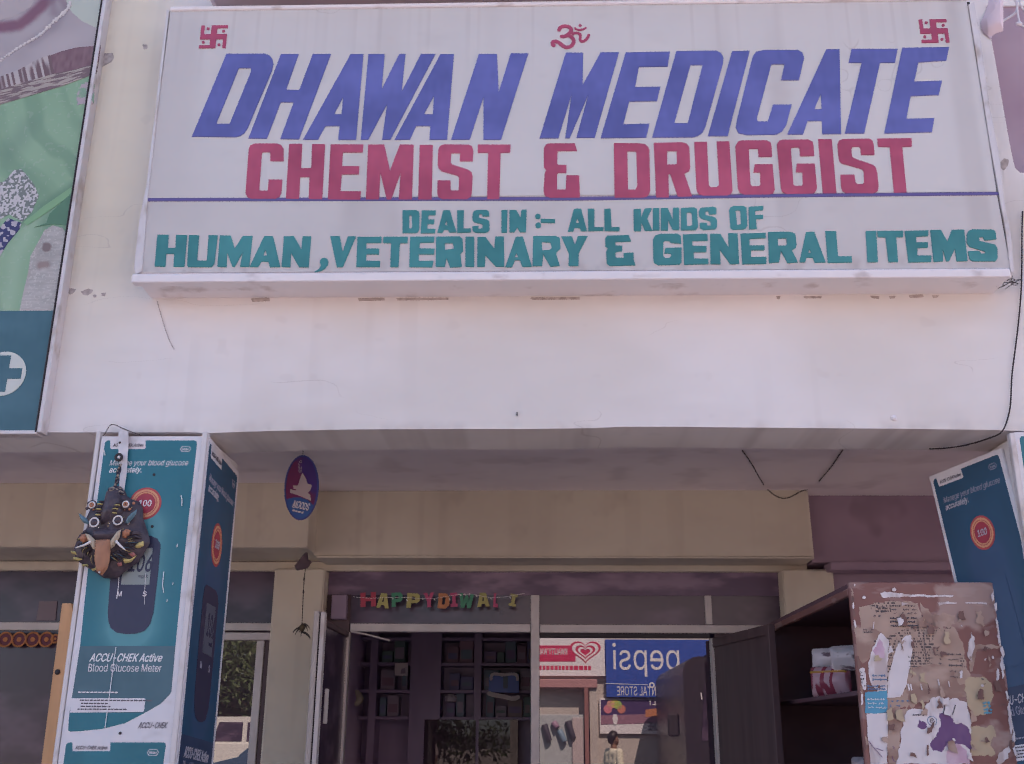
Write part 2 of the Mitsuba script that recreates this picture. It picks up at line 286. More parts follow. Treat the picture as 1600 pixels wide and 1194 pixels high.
# acrylic letters, each cut out and stuck on
LETTERS = [
  ('b', 'D', [(-1.387,4.330),(-1.217,4.328),(-1.195,4.318),(-1.181,4.299),(-1.176,4.273),(-1.180,4.238),(-1.262,3.955),(-1.274,3.931),(-1.291,3.917),(-1.312,3.912),(-1.498,3.917)], [[(-1.326,4.256),(-1.272,4.255),(-1.271,4.237),(-1.341,3.977),(-1.400,3.978)]]),
  ('b', 'H', [(-1.146,4.325),(-1.068,4.324),(-1.110,4.144),(-1.052,4.141),(-1.006,4.323),(-0.926,4.322),(-1.037,3.898),(-1.117,3.901),(-1.072,4.080),(-1.129,4.081),(-1.175,3.903),(-1.254,3.905)], []),
  ('b', 'A', [(-0.839,4.320),(-0.783,4.319),(-0.793,3.893),(-0.869,3.894),(-0.867,3.961),(-0.928,3.961),(-0.956,3.895),(-1.019,3.897)], [[(-0.860,4.103),(-0.862,4.018),(-0.894,4.019)]]),
  ('b', 'W', [(-0.761,4.319),(-0.690,4.318),(-0.695,4.140),(-0.626,4.317),(-0.599,4.317),(-0.608,4.127),(-0.531,4.316),(-0.468,4.315),(-0.647,3.892),(-0.682,3.892),(-0.668,4.067),(-0.741,3.893),(-0.773,3.893)], []),
  ('b', 'A', [(-0.446,4.314),(-0.387,4.313),(-0.406,3.889),(-0.481,3.890),(-0.479,3.956),(-0.539,3.957),(-0.564,3.891),(-0.629,3.891)], [[(-0.468,4.104),(-0.470,4.013),(-0.508,4.014)]]),
  ('b', 'N', [(-0.278,4.312),(-0.199,4.311),(-0.190,4.119),(-0.139,4.314),(-0.063,4.312),(-0.178,3.886),(-0.252,3.887),(-0.255,4.095),(-0.310,3.888),(-0.389,3.889)], []),
  ('b', 'M', [(0.100,4.314),(0.175,4.312),(0.170,4.149),(0.251,4.313),(0.330,4.312),(0.217,3.891),(0.140,3.892),(0.194,4.102),(0.112,3.890),(0.093,3.890),(0.122,4.103),(0.064,3.890),(-0.015,3.891)], []),
  ('b', 'E', [(0.359,4.311),(0.550,4.312),(0.537,4.237),(0.414,4.237),(0.394,4.136),(0.502,4.136),(0.485,4.066),(0.367,4.065),(0.339,3.954),(0.450,3.956),(0.433,3.889),(0.242,3.889)], []),
  ('b', 'D', [(0.577,4.314),(0.748,4.314),(0.769,4.302),(0.778,4.277),(0.774,4.246),(0.683,3.935),(0.669,3.909),(0.650,3.894),(0.629,3.888),(0.458,3.889)], [[(0.635,4.243),(0.687,4.242),(0.610,3.956),(0.554,3.957)]]),
  ('b', 'I', [(0.817,4.310),(0.893,4.311),(0.774,3.892),(0.691,3.893)], []),
  ('b', 'C', [(0.919,4.305),(0.951,4.314),(1.098,4.312),(1.118,4.299),(1.122,4.269),(1.092,4.161),(1.016,4.162),(1.037,4.241),(0.981,4.242),(0.900,3.972),(0.906,3.961),(0.946,3.961),(0.974,4.042),(1.052,4.041),(1.022,3.942),(1.002,3.911),(0.977,3.897),(0.854,3.896),(0.821,3.905),(0.810,3.933),(0.818,3.973),(0.903,4.280)], []),
  ('b', 'A', [(1.221,4.314),(1.277,4.313),(1.246,3.897),(1.168,3.897),(1.172,3.960),(1.113,3.961),(1.088,3.896),(1.022,3.897)], [[(1.179,4.092),(1.176,4.017),(1.145,4.017)]]),
  ('b', 'T', [(1.329,4.314),(1.525,4.311),(1.506,4.242),(1.443,4.243),(1.342,3.898),(1.262,3.899),(1.365,4.244),(1.310,4.245)], []),
  ('b', 'E', [(1.545,4.316),(1.744,4.317),(1.724,4.250),(1.605,4.242),(1.577,4.147),(1.694,4.150),(1.672,4.080),(1.554,4.076),(1.524,3.966),(1.640,3.968),(1.622,3.901),(1.425,3.897)], []),
  ('r', 'C', [(-1.248,3.853),(-1.244,3.870),(-1.223,3.880),(-1.131,3.879),(-1.111,3.871),(-1.100,3.854),(-1.095,3.794),(-1.151,3.795),(-1.155,3.833),(-1.160,3.838),(-1.187,3.838),(-1.191,3.833),(-1.188,3.660),(-1.183,3.655),(-1.151,3.655),(-1.151,3.707),(-1.094,3.706),(-1.094,3.643),(-1.101,3.624),(-1.115,3.616),(-1.220,3.617),(-1.235,3.626),(-1.244,3.642)], []),
  ('r', 'H', [(-1.077,3.876),(-1.022,3.876),(-1.019,3.759),(-0.975,3.759),(-0.979,3.874),(-0.924,3.873),(-0.920,3.612),(-0.976,3.613),(-0.980,3.717),(-1.020,3.717),(-1.017,3.614),(-1.072,3.616)], []),
  ('r', 'E', [(-0.900,3.872),(-0.761,3.870),(-0.762,3.832),(-0.846,3.833),(-0.846,3.767),(-0.773,3.766),(-0.773,3.728),(-0.845,3.728),(-0.846,3.649),(-0.760,3.648),(-0.760,3.608),(-0.896,3.611)], []),
  ('r', 'M', [(-0.740,3.869),(-0.672,3.869),(-0.642,3.744),(-0.605,3.868),(-0.547,3.867),(-0.545,3.607),(-0.600,3.608),(-0.597,3.735),(-0.632,3.608),(-0.650,3.608),(-0.683,3.736),(-0.682,3.609),(-0.737,3.609)], []),
  ('r', 'I', [(-0.521,3.865),(-0.466,3.864),(-0.463,3.606),(-0.519,3.607)], []),
  ('r', 'S', [(-0.442,3.842),(-0.434,3.860),(-0.418,3.866),(-0.315,3.864),(-0.300,3.856),(-0.294,3.838),(-0.296,3.785),(-0.350,3.785),(-0.349,3.823),(-0.387,3.824),(-0.388,3.778),(-0.380,3.769),(-0.313,3.744),(-0.299,3.731),(-0.295,3.713),(-0.297,3.635),(-0.302,3.615),(-0.318,3.606),(-0.419,3.607),(-0.435,3.616),(-0.441,3.637),(-0.441,3.696),(-0.387,3.695),(-0.385,3.648),(-0.351,3.648),(-0.351,3.708),(-0.358,3.717),(-0.425,3.739),(-0.439,3.754),(-0.442,3.769)], []),
  ('r', 'T', [(-0.275,3.864),(-0.137,3.862),(-0.139,3.824),(-0.179,3.824),(-0.182,3.605),(-0.233,3.605),(-0.231,3.825),(-0.275,3.825)], []),
  ('r', '&', [(0.003,3.844),(0.012,3.861),(0.028,3.866),(0.133,3.865),(0.142,3.829),(0.060,3.829),(0.058,3.767),(0.067,3.763),(0.097,3.762),(0.096,3.725),(0.064,3.726),(0.057,3.719),(0.057,3.647),(0.093,3.648),(0.096,3.714),(0.149,3.713),(0.151,3.609),(0.029,3.609),(0.008,3.618),(0.001,3.639),(0.006,3.722),(0.013,3.740),(0.003,3.751)], []),
  ('r', 'D', [(0.297,3.864),(0.403,3.862),(0.428,3.857),(0.442,3.841),(0.444,3.829),(0.441,3.637),(0.434,3.619),(0.424,3.609),(0.407,3.606),(0.294,3.607)], [[(0.352,3.825),(0.387,3.824),(0.390,3.816),(0.389,3.661),(0.380,3.644),(0.350,3.645)]]),
  ('r', 'R', [(0.464,3.863),(0.579,3.865),(0.601,3.858),(0.611,3.842),(0.611,3.818),(0.610,3.742),(0.606,3.728),(0.585,3.717),(0.612,3.610),(0.554,3.608),(0.527,3.715),(0.519,3.715),(0.517,3.606),(0.464,3.607),(0.465,3.716)], [[(0.518,3.824),(0.558,3.823),(0.557,3.764),(0.551,3.760),(0.516,3.760)]]),
  ('r', 'U', [(0.633,3.865),(0.686,3.866),(0.683,3.662),(0.689,3.652),(0.715,3.652),(0.726,3.662),(0.727,3.867),(0.779,3.867),(0.779,3.634),(0.771,3.620),(0.756,3.613),(0.658,3.613),(0.640,3.621),(0.632,3.640)], []),
  ('r', 'G', [(0.803,3.844),(0.816,3.866),(0.834,3.871),(0.933,3.870),(0.950,3.861),(0.953,3.843),(0.952,3.792),(0.897,3.792),(0.896,3.830),(0.858,3.831),(0.854,3.666),(0.860,3.655),(0.889,3.655),(0.895,3.662),(0.898,3.719),(0.870,3.719),(0.878,3.757),(0.951,3.757),(0.952,3.638),(0.944,3.620),(0.928,3.616),(0.826,3.616),(0.809,3.626),(0.802,3.645)], []),
  ('r', 'G', [(0.976,3.850),(0.986,3.867),(1.002,3.872),(1.108,3.872),(1.125,3.861),(1.127,3.841),(1.126,3.794),(1.068,3.793),(1.069,3.829),(1.062,3.836),(1.036,3.834),(1.032,3.829),(1.030,3.661),(1.035,3.655),(1.064,3.655),(1.069,3.662),(1.071,3.717),(1.044,3.719),(1.052,3.758),(1.125,3.758),(1.125,3.644),(1.116,3.624),(1.101,3.618),(0.999,3.617),(0.982,3.628),(0.978,3.645)], []),
  ('r', 'I', [(1.149,3.873),(1.205,3.872),(1.202,3.619),(1.147,3.619)], []),
  ('r', 'S', [(1.227,3.850),(1.235,3.865),(1.251,3.872),(1.358,3.873),(1.373,3.864),(1.376,3.838),(1.374,3.796),(1.320,3.797),(1.319,3.831),(1.312,3.836),(1.288,3.835),(1.282,3.826),(1.281,3.791),(1.289,3.780),(1.364,3.749),(1.374,3.736),(1.377,3.711),(1.376,3.646),(1.369,3.626),(1.353,3.617),(1.243,3.619),(1.227,3.630),(1.224,3.653),(1.226,3.704),(1.282,3.705),(1.285,3.667),(1.291,3.660),(1.313,3.661),(1.320,3.669),(1.323,3.717),(1.318,3.729),(1.236,3.758),(1.228,3.768),(1.226,3.789)], []),
  ('r', 'T', [(1.394,3.873),(1.535,3.873),(1.532,3.834),(1.492,3.833),(1.487,3.620),(1.436,3.618),(1.441,3.832),(1.393,3.835)], []),
  ('g', 'D', [(-0.582,3.558),(-0.527,3.558),(-0.514,3.551),(-0.511,3.534),(-0.510,3.470),(-0.515,3.457),(-0.527,3.453),(-0.578,3.454)], [[(-0.553,3.535),(-0.543,3.533),(-0.539,3.480),(-0.543,3.475),(-0.552,3.475)]]),
  ('g', 'E', [(-0.502,3.557),(-0.444,3.556),(-0.445,3.534),(-0.473,3.534),(-0.475,3.515),(-0.449,3.515),(-0.450,3.494),(-0.476,3.494),(-0.477,3.473),(-0.444,3.471),(-0.444,3.452),(-0.503,3.452)], []),
  ('g', 'A', [(-0.413,3.557),(-0.386,3.556),(-0.356,3.455),(-0.386,3.454),(-0.391,3.467),(-0.408,3.467),(-0.413,3.454),(-0.435,3.453)], [[(-0.399,3.508),(-0.394,3.488),(-0.405,3.488)]]),
  ('g', 'L', [(-0.356,3.556),(-0.328,3.556),(-0.328,3.473),(-0.298,3.472),(-0.297,3.454),(-0.353,3.453)], []),
  ('g', 'S', [(-0.291,3.542),(-0.285,3.553),(-0.272,3.556),(-0.235,3.556),(-0.225,3.550),(-0.222,3.527),(-0.251,3.527),(-0.252,3.537),(-0.265,3.537),(-0.266,3.521),(-0.230,3.511),(-0.222,3.502),(-0.221,3.466),(-0.228,3.455),(-0.242,3.452),(-0.279,3.453),(-0.289,3.460),(-0.292,3.482),(-0.267,3.484),(-0.265,3.471),(-0.250,3.471),(-0.250,3.491),(-0.284,3.500),(-0.292,3.510)], []),
  ('g', 'I', [(-0.173,3.555),(-0.148,3.555),(-0.150,3.452),(-0.172,3.452)], []),
  ('g', 'N', [(-0.140,3.555),(-0.112,3.555),(-0.093,3.519),(-0.091,3.556),(-0.069,3.556),(-0.072,3.453),(-0.096,3.453),(-0.107,3.476),(-0.119,3.453),(-0.139,3.453)], []),
  ('g', ':', [(-0.012,3.524),(-0.013,3.519),(-0.016,3.515),(-0.020,3.513),(-0.025,3.513),(-0.030,3.515),(-0.033,3.519),(-0.034,3.525),(-0.033,3.530),(-0.030,3.534),(-0.025,3.537),(-0.020,3.537),(-0.016,3.534),(-0.013,3.530)], []),
  ('g', ':', [(-0.010,3.484),(-0.011,3.479),(-0.014,3.474),(-0.019,3.472),(-0.024,3.472),(-0.029,3.474),(-0.032,3.479),(-0.033,3.485),(-0.032,3.490),(-0.029,3.495),(-0.024,3.497),(-0.019,3.497),(-0.014,3.495),(-0.011,3.490)], []),
  ('g', '-', [(-0.011,3.514),(0.048,3.511),(0.048,3.494),(-0.011,3.496)], []),
  ('g', 'A', [(0.126,3.558),(0.155,3.558),(0.178,3.456),(0.154,3.455),(0.148,3.471),(0.127,3.471),(0.121,3.455),(0.099,3.454)], [[(0.139,3.514),(0.147,3.494),(0.133,3.494)]]),
  ('g', 'L', [(0.183,3.558),(0.210,3.558),(0.208,3.474),(0.245,3.473),(0.244,3.457),(0.183,3.456)], []),
  ('g', 'L', [(0.250,3.557),(0.276,3.557),(0.278,3.473),(0.311,3.473),(0.310,3.455),(0.249,3.456)], []),
  ('g', 'K', [(0.370,3.554),(0.400,3.556),(0.400,3.518),(0.416,3.557),(0.446,3.558),(0.425,3.511),(0.444,3.455),(0.413,3.456),(0.401,3.492),(0.397,3.454),(0.369,3.454)], []),
  ('g', 'I', [(0.450,3.558),(0.475,3.558),(0.473,3.457),(0.446,3.456)], []),
  ('g', 'N', [(0.482,3.558),(0.511,3.558),(0.529,3.503),(0.531,3.559),(0.557,3.559),(0.553,3.458),(0.527,3.458),(0.509,3.504),(0.507,3.456),(0.479,3.456)], []),
  ('g', 'D', [(0.564,3.557),(0.617,3.561),(0.629,3.552),(0.630,3.470),(0.621,3.458),(0.606,3.456),(0.560,3.456)], [[(0.586,3.537),(0.603,3.537),(0.608,3.529),(0.607,3.480),(0.598,3.475),(0.585,3.476)]]),
  ('g', 'S', [(0.636,3.542),(0.646,3.558),(0.699,3.562),(0.709,3.554),(0.707,3.528),(0.678,3.527),(0.675,3.542),(0.663,3.540),(0.663,3.525),(0.700,3.514),(0.708,3.502),(0.706,3.469),(0.697,3.460),(0.650,3.457),(0.637,3.467),(0.638,3.490),(0.666,3.489),(0.668,3.476),(0.682,3.477),(0.681,3.496),(0.646,3.508),(0.637,3.519)], []),
  ('g', 'O', [(0.760,3.547),(0.766,3.559),(0.779,3.565),(0.820,3.564),(0.831,3.557),(0.830,3.475),(0.822,3.462),(0.810,3.458),(0.770,3.457),(0.761,3.466)], [[(0.786,3.544),(0.805,3.544),(0.805,3.482),(0.788,3.478)]]),
  ('g', 'F', [(0.840,3.561),(0.900,3.564),(0.899,3.545),(0.865,3.541),(0.864,3.523),(0.896,3.523),(0.895,3.506),(0.866,3.504),(0.867,3.460),(0.836,3.458)], []),
  ('g', 'H', [(-1.595,3.455),(-1.548,3.454),(-1.545,3.394),(-1.513,3.394),(-1.517,3.453),(-1.471,3.452),(-1.467,3.309),(-1.512,3.309),(-1.515,3.368),(-1.549,3.368),(-1.546,3.310),(-1.590,3.311)], []),
  ('g', 'U', [(-1.463,3.452),(-1.421,3.451),(-1.418,3.337),(-1.377,3.336),(-1.381,3.451),(-1.343,3.450),(-1.345,3.321),(-1.355,3.307),(-1.453,3.308),(-1.457,3.321)], []),
  ('g', 'M', [(-1.334,3.449),(-1.289,3.449),(-1.267,3.390),(-1.238,3.446),(-1.198,3.446),(-1.200,3.307),(-1.238,3.307),(-1.232,3.372),(-1.260,3.307),(-1.269,3.307),(-1.297,3.372),(-1.293,3.307),(-1.331,3.308)], []),
  ('g', 'A', [(-1.149,3.445),(-1.113,3.444),(-1.072,3.306),(-1.114,3.304),(-1.123,3.329),(-1.152,3.330),(-1.163,3.306),(-1.198,3.307)], [[(-1.139,3.382),(-1.130,3.357),(-1.147,3.357)]]),
  ('g', 'N', [(-1.067,3.443),(-1.026,3.444),(-0.991,3.383),(-0.990,3.443),(-0.955,3.442),(-0.956,3.303),(-0.995,3.304),(-1.033,3.368),(-1.031,3.304),(-1.067,3.306)], []),
  ('g', ',', [(-0.911,3.333),(-0.905,3.342),(-0.893,3.345),(-0.882,3.339),(-0.876,3.328),(-0.878,3.312),(-0.888,3.297),(-0.904,3.286),(-0.936,3.281),(-0.914,3.294),(-0.905,3.310),(-0.910,3.320)], []),
  ('g', 'V', [(-0.876,3.442),(-0.837,3.442),(-0.820,3.370),(-0.803,3.441),(-0.769,3.441),(-0.816,3.303),(-0.840,3.303)], []),
  ('g', 'E', [(-0.763,3.438),(-0.664,3.438),(-0.664,3.410),(-0.725,3.410),(-0.724,3.385),(-0.672,3.385),(-0.671,3.358),(-0.722,3.359),(-0.723,3.331),(-0.665,3.329),(-0.665,3.302),(-0.761,3.303)], []),
  ('g', 'T', [(-0.656,3.438),(-0.556,3.437),(-0.556,3.408),(-0.587,3.408),(-0.589,3.301),(-0.622,3.302),(-0.623,3.408),(-0.656,3.410)], []),
  ('g', 'E', [(-0.546,3.437),(-0.447,3.437),(-0.448,3.410),(-0.505,3.409),(-0.507,3.384),(-0.444,3.383),(-0.446,3.356),(-0.508,3.357),(-0.507,3.328),(-0.447,3.328),(-0.451,3.299),(-0.545,3.301)], []),
  ('g', 'R', [(-0.439,3.436),(-0.344,3.437),(-0.331,3.426),(-0.327,3.370),(-0.338,3.357),(-0.331,3.301),(-0.378,3.297),(-0.395,3.339),(-0.400,3.301),(-0.437,3.302)], [[(-0.403,3.406),(-0.370,3.406),(-0.365,3.381),(-0.402,3.377)]]),
  ('g', 'I', [(-0.319,3.435),(-0.283,3.435),(-0.281,3.300),(-0.317,3.301)], []),
  ('g', 'N', [(-0.270,3.433),(-0.237,3.433),(-0.200,3.380),(-0.197,3.435),(-0.162,3.435),(-0.159,3.300),(-0.193,3.300),(-0.236,3.351),(-0.238,3.300),(-0.269,3.300)], []),
  ('g', 'A', [(-0.113,3.433),(-0.084,3.434),(-0.047,3.299),(-0.086,3.299),(-0.096,3.328),(-0.116,3.328),(-0.128,3.297),(-0.155,3.297)], [[(-0.110,3.359),(-0.102,3.341),(-0.118,3.341)]]),
  ('g', 'R', [(-0.042,3.436),(0.052,3.435),(0.067,3.424),(0.069,3.378),(0.054,3.364),(0.051,3.353),(0.066,3.302),(0.028,3.298),(-0.001,3.353),(-0.006,3.302),(-0.045,3.301)], [[(-0.007,3.408),(0.028,3.406),(0.034,3.382),(0.023,3.372),(-0.006,3.372)]]),
  ('g', 'Y', [(0.073,3.433),(0.116,3.433),(0.128,3.395),(0.140,3.434),(0.180,3.434),(0.143,3.358),(0.141,3.301),(0.101,3.301),(0.103,3.355)], []),
  ('g', '&', [(0.251,3.423),(0.260,3.435),(0.346,3.437),(0.356,3.408),(0.293,3.406),(0.292,3.391),(0.319,3.389),(0.318,3.365),(0.296,3.362),(0.291,3.357),(0.292,3.337),(0.325,3.335),(0.324,3.357),(0.364,3.359),(0.364,3.325),(0.371,3.302),(0.268,3.300),(0.256,3.309),(0.253,3.363),(0.262,3.377),(0.251,3.388)], []),
  ('g', 'G', [(0.445,3.417),(0.456,3.435),(0.476,3.441),(0.547,3.441),(0.558,3.431),(0.558,3.396),(0.516,3.401),(0.510,3.410),(0.491,3.409),(0.486,3.402),(0.483,3.344),(0.491,3.332),(0.507,3.334),(0.516,3.341),(0.515,3.352),(0.488,3.354),(0.493,3.378),(0.559,3.380),(0.556,3.313),(0.547,3.304),(0.462,3.302),(0.446,3.311),(0.443,3.329)], []),
  ('g', 'E', [(0.567,3.438),(0.666,3.440),(0.666,3.409),(0.604,3.408),(0.603,3.387),(0.660,3.385),(0.658,3.358),(0.607,3.358),(0.606,3.331),(0.664,3.329),(0.663,3.305),(0.566,3.303)], []),
  ('g', 'N', [(0.677,3.440),(0.718,3.439),(0.748,3.378),(0.750,3.442),(0.788,3.441),(0.786,3.306),(0.751,3.303),(0.712,3.369),(0.712,3.304),(0.672,3.305)], []),
  ('g', 'E', [(0.800,3.440),(0.902,3.442),(0.900,3.418),(0.835,3.416),(0.833,3.387),(0.893,3.386),(0.891,3.365),(0.837,3.364),(0.835,3.335),(0.897,3.335),(0.895,3.305),(0.799,3.303)], []),
  ('g', 'R', [(0.911,3.446),(1.001,3.446),(1.020,3.437),(1.022,3.391),(1.017,3.373),(1.000,3.364),(1.007,3.349),(1.021,3.310),(0.980,3.307),(0.957,3.361),(0.946,3.311),(0.906,3.308)], [[(0.948,3.416),(0.983,3.417),(0.983,3.388),(0.975,3.384),(0.947,3.385)]]),
  ('g', 'A', [(1.064,3.444),(1.097,3.446),(1.132,3.309),(1.088,3.308),(1.082,3.330),(1.056,3.331),(1.050,3.310),(1.027,3.310)], [[(1.071,3.367),(1.077,3.352),(1.066,3.352)]]),
  ('g', 'L', [(1.142,3.448),(1.185,3.447),(1.183,3.336),(1.237,3.335),(1.236,3.308),(1.140,3.307)], []),
  ('g', 'I', [(1.304,3.447),(1.346,3.447),(1.339,3.309),(1.298,3.308)], []),
  ('g', 'T', [(1.350,3.447),(1.454,3.447),(1.451,3.418),(1.423,3.418),(1.419,3.309),(1.381,3.308),(1.381,3.417),(1.350,3.419)], []),
  ('g', 'E', [(1.460,3.446),(1.556,3.448),(1.551,3.422),(1.502,3.419),(1.501,3.395),(1.547,3.395),(1.544,3.371),(1.502,3.369),(1.499,3.337),(1.554,3.336),(1.550,3.308),(1.460,3.306)], []),
  ('g', 'M', [(1.563,3.449),(1.605,3.449),(1.625,3.398),(1.649,3.449),(1.698,3.450),(1.694,3.311),(1.651,3.309),(1.651,3.366),(1.621,3.310),(1.610,3.310),(1.602,3.364),(1.597,3.310),(1.560,3.308)], []),
  ('g', 'S', [(1.706,3.428),(1.715,3.445),(1.733,3.451),(1.812,3.449),(1.822,3.439),(1.820,3.406),(1.774,3.400),(1.769,3.416),(1.752,3.414),(1.752,3.399),(1.812,3.382),(1.819,3.367),(1.814,3.322),(1.804,3.309),(1.717,3.309),(1.703,3.318),(1.701,3.354),(1.746,3.355),(1.753,3.342),(1.770,3.344),(1.767,3.353),(1.710,3.373),(1.701,3.390)], []),
]

MATS = {'b': BLUE, 'r': RED, 'g': GREEN}
for row, ch, o, hs in LETTERS:
    pg = Polygon(o, hs)
    if not pg.is_valid: pg = pg.buffer(0)
    if row != 'b': pg = pg.buffer(-0.0015).buffer(0.0015, 3)
    A(S + '__letter', front(pg, SY - 0.004, 0.0045), MATS[row])
# the two auspicious swastikas with their four dots, and the om
def swastika(cx, cz, w, h):
    t = 0.22; e = .125
    g = [Polygon([(-t / 2, -.5), (t / 2, -.5), (t / 2, .5), (-t / 2, .5)]), Polygon([(-.5, -t / 2), (.5, -t / 2), (.5, t / 2), (-.5, t / 2)]),
         Polygon([(-t / 2, .5 - e), (.5, .5 - e), (.5, .5), (-t / 2, .5)]), Polygon([(-.5, -.5), (t / 2, -.5), (t / 2, -.5 + e), (-.5, -.5 + e)]),
         Polygon([(-.5, -t / 2), (-.5 + e, -t / 2), (-.5 + e, .5), (-.5, .5)]), Polygon([(.5 - e, -.5), (.5, -.5), (.5, t / 2), (.5 - e, t / 2)])]
    k = A(S + '__symbol', front(affinity.translate(affinity.scale(unary_union(g), w, h, origin=(0, 0)), cx, cz), SY - 0.004, 0.0045), RED)
    for dx_, dz_ in ((-.24, .36), (.36, .24), (.24, -.36), (-.36, -.24)):
        A(k + '__dot', front(disc(cx + dx_ * w, cz + dz_ * h, w * .055, 12), SY - 0.0042, 0.0045), RED)
swastika(-1.4535, 4.420, 0.118, 0.118)
swastika(1.690, 4.400, 0.118, 0.119)
def stroke(pts, w): return LineString([tuple(q) for q in smooth_path(pts)]).buffer(w / 2, 6)
om = unary_union([stroke([(0.0715,4.4316),(0.0815,4.4464),(0.1012,4.4503),(0.118,4.4433),(0.1249,4.4307),(0.1177,4.4158),(0.1021,4.4011),(0.0825,4.3973)], .016), stroke([(0.1035,4.4011),(0.1231,4.3958),(0.1341,4.3774),(0.1311,4.3577),(0.1169,4.3439),(0.1029,4.3408),(0.0863,4.3501),(0.0724,4.3635),(0.0584,4.372),(0.0458,4.3705),(0.0423,4.3607),(0.0485,4.3523)], .016),
                  stroke([(0.1317,4.409),(0.1514,4.4136),(0.1639,4.4035),(0.1629,4.3836),(0.1697,4.3703),(0.1831,4.375),(0.1945,4.3881),(0.2003,4.4013)], .012), stroke([(0.1412,4.4396),(0.1516,4.4311),(0.1685,4.43),(0.1869,4.4397)], .008), Polygon([(0.1633,4.4618),(0.1709,4.4525),(0.163,4.4443),(0.1561,4.4527)])])
A(S + '__symbol', front(om, SY - 0.004, 0.0045), RED)

# ------------------------------------------------------------------ the hoarding on the left
H = thing('hoarding', 'tall framed hoarding printed with a green sari, pearl necklace and pharmacy cross', 'billboard')
HY = -0.05
def hp(key, poly, m, lift): return A(H + '__' + key, front(poly, HY - lift, lift + 0.002), m)
A(H + '__backing', box(-3.4, -2.016, HY, 0.002, 2.645, 5.2), OLDALU)
MINT = mat('p_mint', proc(lambda p, n, uv: mix((0.40, 0.44, 0.38), (0.46, 0.49, 0.44), fbm(p.x * 3, p.z * 3, 0.0, 3))), 0.4)
hp('print', [(-3.4, 3.16), (-2.016, 3.16), (-2.016, 5.2), (-3.4, 5.2)], MINT, 0.002)
SF = [(-2.2305,3.5777),(-2.0226,3.7601),(-2.2409,3.4037),(-2.1766,3.6126),(-2.2361,3.1061),(-2.2375,3.4497),(-2.1203,3.9749),(-2.055,3.9001),(-2.3519,3.9035),(-2.2753,4.0515)]
def f_sari(p, n, uv):
    w = fbm(p.x * 2.5, p.z * 2.0, 0.0, 4)
    c = mix((0.20, 0.335, 0.21), (0.275, 0.41, 0.275), w)
    r_ = noise((p.x * .8 + p.z * .55) * 16 + w * 3, 0.0, 3.0)
    c = mix(c, (0.145, 0.255, 0.165), smoothstep(.55, .85, r_) * .55)
    c = mix(c, (0.33, 0.46, 0.33), smoothstep(.055, .0, dr.minimum(seg(p, SF[2], SF[3]), seg(p, SF[4], SF[5]))) * .5)
    c = mix(c, (0.10, 0.20, 0.13), smoothstep(.05, .0, seg(p, SF[0], SF[1]) + .01 * w) * .65)
    c = mix(c, (0.155, 0.25, 0.18), smoothstep(.09, .0, seg(p, SF[8], SF[9])) * .5)
    return mix(c, (0.46, 0.48, 0.44), smoothstep(.80, .86, noise(p.x * 75, p.z * 75, 4.0)) * .13)
SARI = mat('p_sari', proc(f_sari), 0.4)
hp('print', Polygon([(-2.6508,4.1083),(-2.4263,4.1617),(-2.3155,4.2001),(-2.1483,4.256),(-2.0129,4.3167),(-2.0131,4.2729),(-2.0195,3.9097)] + [(-2.016, 3.16), (-3.4, 3.16)]).buffer(0.0), SARI, 0.003)
def seg(p, a, b):
    dx, dz = b[0] - a[0], b[1] - a[1]; L2 = dx * dx + dz * dz
    t = dr.clip(((p.x - a[0]) * dx + (p.z - a[1]) * dz) / L2, 0, 1)
    return dr.sqrt(dr.square(p.x - a[0] - dx * t) + dr.square(p.z - a[1] - dz * t))
SK = [(-2.4921,4.5716),(-2.4036,4.5807),(-2.3465,4.6396),(-2.2821,4.7344),(-2.2802,4.763),(-2.1974,4.6902),(-2.2355,4.578),(-2.3298,4.489),(-2.2516,4.6486),(-2.2907,4.4264),(-2.0673,4.5265)]
def f_skin(p, n, uv):
    c = mix((0.27, 0.225, 0.245), (0.38, 0.335, 0.35), smoothstep(0.2, 0.8, fbm(p.x * 3, p.z * 3.5, 2.0, 3)))
    d = dr.minimum(dr.minimum(seg(p, SK[0], SK[1]), seg(p, SK[1], SK[2])), seg(p, SK[2], SK[3]))
    c = mix(c, (0.185, 0.075, 0.115), smoothstep(.050, .012, d + .012 * (fbm(p.x * 30, p.z * 30, 1.0, 3) - .5)) * .92)
    c = mix(c, (0.23, 0.17, 0.20), smoothstep(.04, .0, dr.minimum(seg(p, SK[4], SK[5]), seg(p, SK[8], SK[4]))) * .7)
    c = mix(c, (0.20, 0.155, 0.185), smoothstep(.045, .0, dr.minimum(seg(p, SK[6], SK[7]), seg(p, SK[5], SK[6]))) * .45)
    return mix(c, (0.45, 0.40, 0.415), smoothstep(.10, .0, seg(p, SK[9], SK[10])) * .35)
SKIN = mat('p_skin', proc(f_skin), 0.4)
hp('print', [(-2.8471,4.8743),(-2.2307,4.8631),(-2.2039,4.7152),(-2.1903,4.683),(-2.1673,4.6472),(-2.1127,4.5984),(-2.0151,4.5466),(-2.0125,4.462),(-2.1843,4.4282),(-2.2648,4.3712),(-2.3651,4.3319),(-2.4484,4.2992),(-2.7333,4.2425)], SKIN, 0.003)
hp('print', [(-2.7727,4.8004),(-2.327,4.7925),(-2.3675,4.6789),(-2.4293,4.6304),(-2.4983,4.6103),(-2.7337,4.579)], mat('p_neck', (0.40, 0.345, 0.35), 0.4), 0.004)
BLOUSE = mat('p_blouse', proc(lambda p, n, uv: mix((0.16, 0.085, 0.105), (0.22, 0.135, 0.155), noise(p.x * 90, p.z * 30, 0.0))), 0.45)
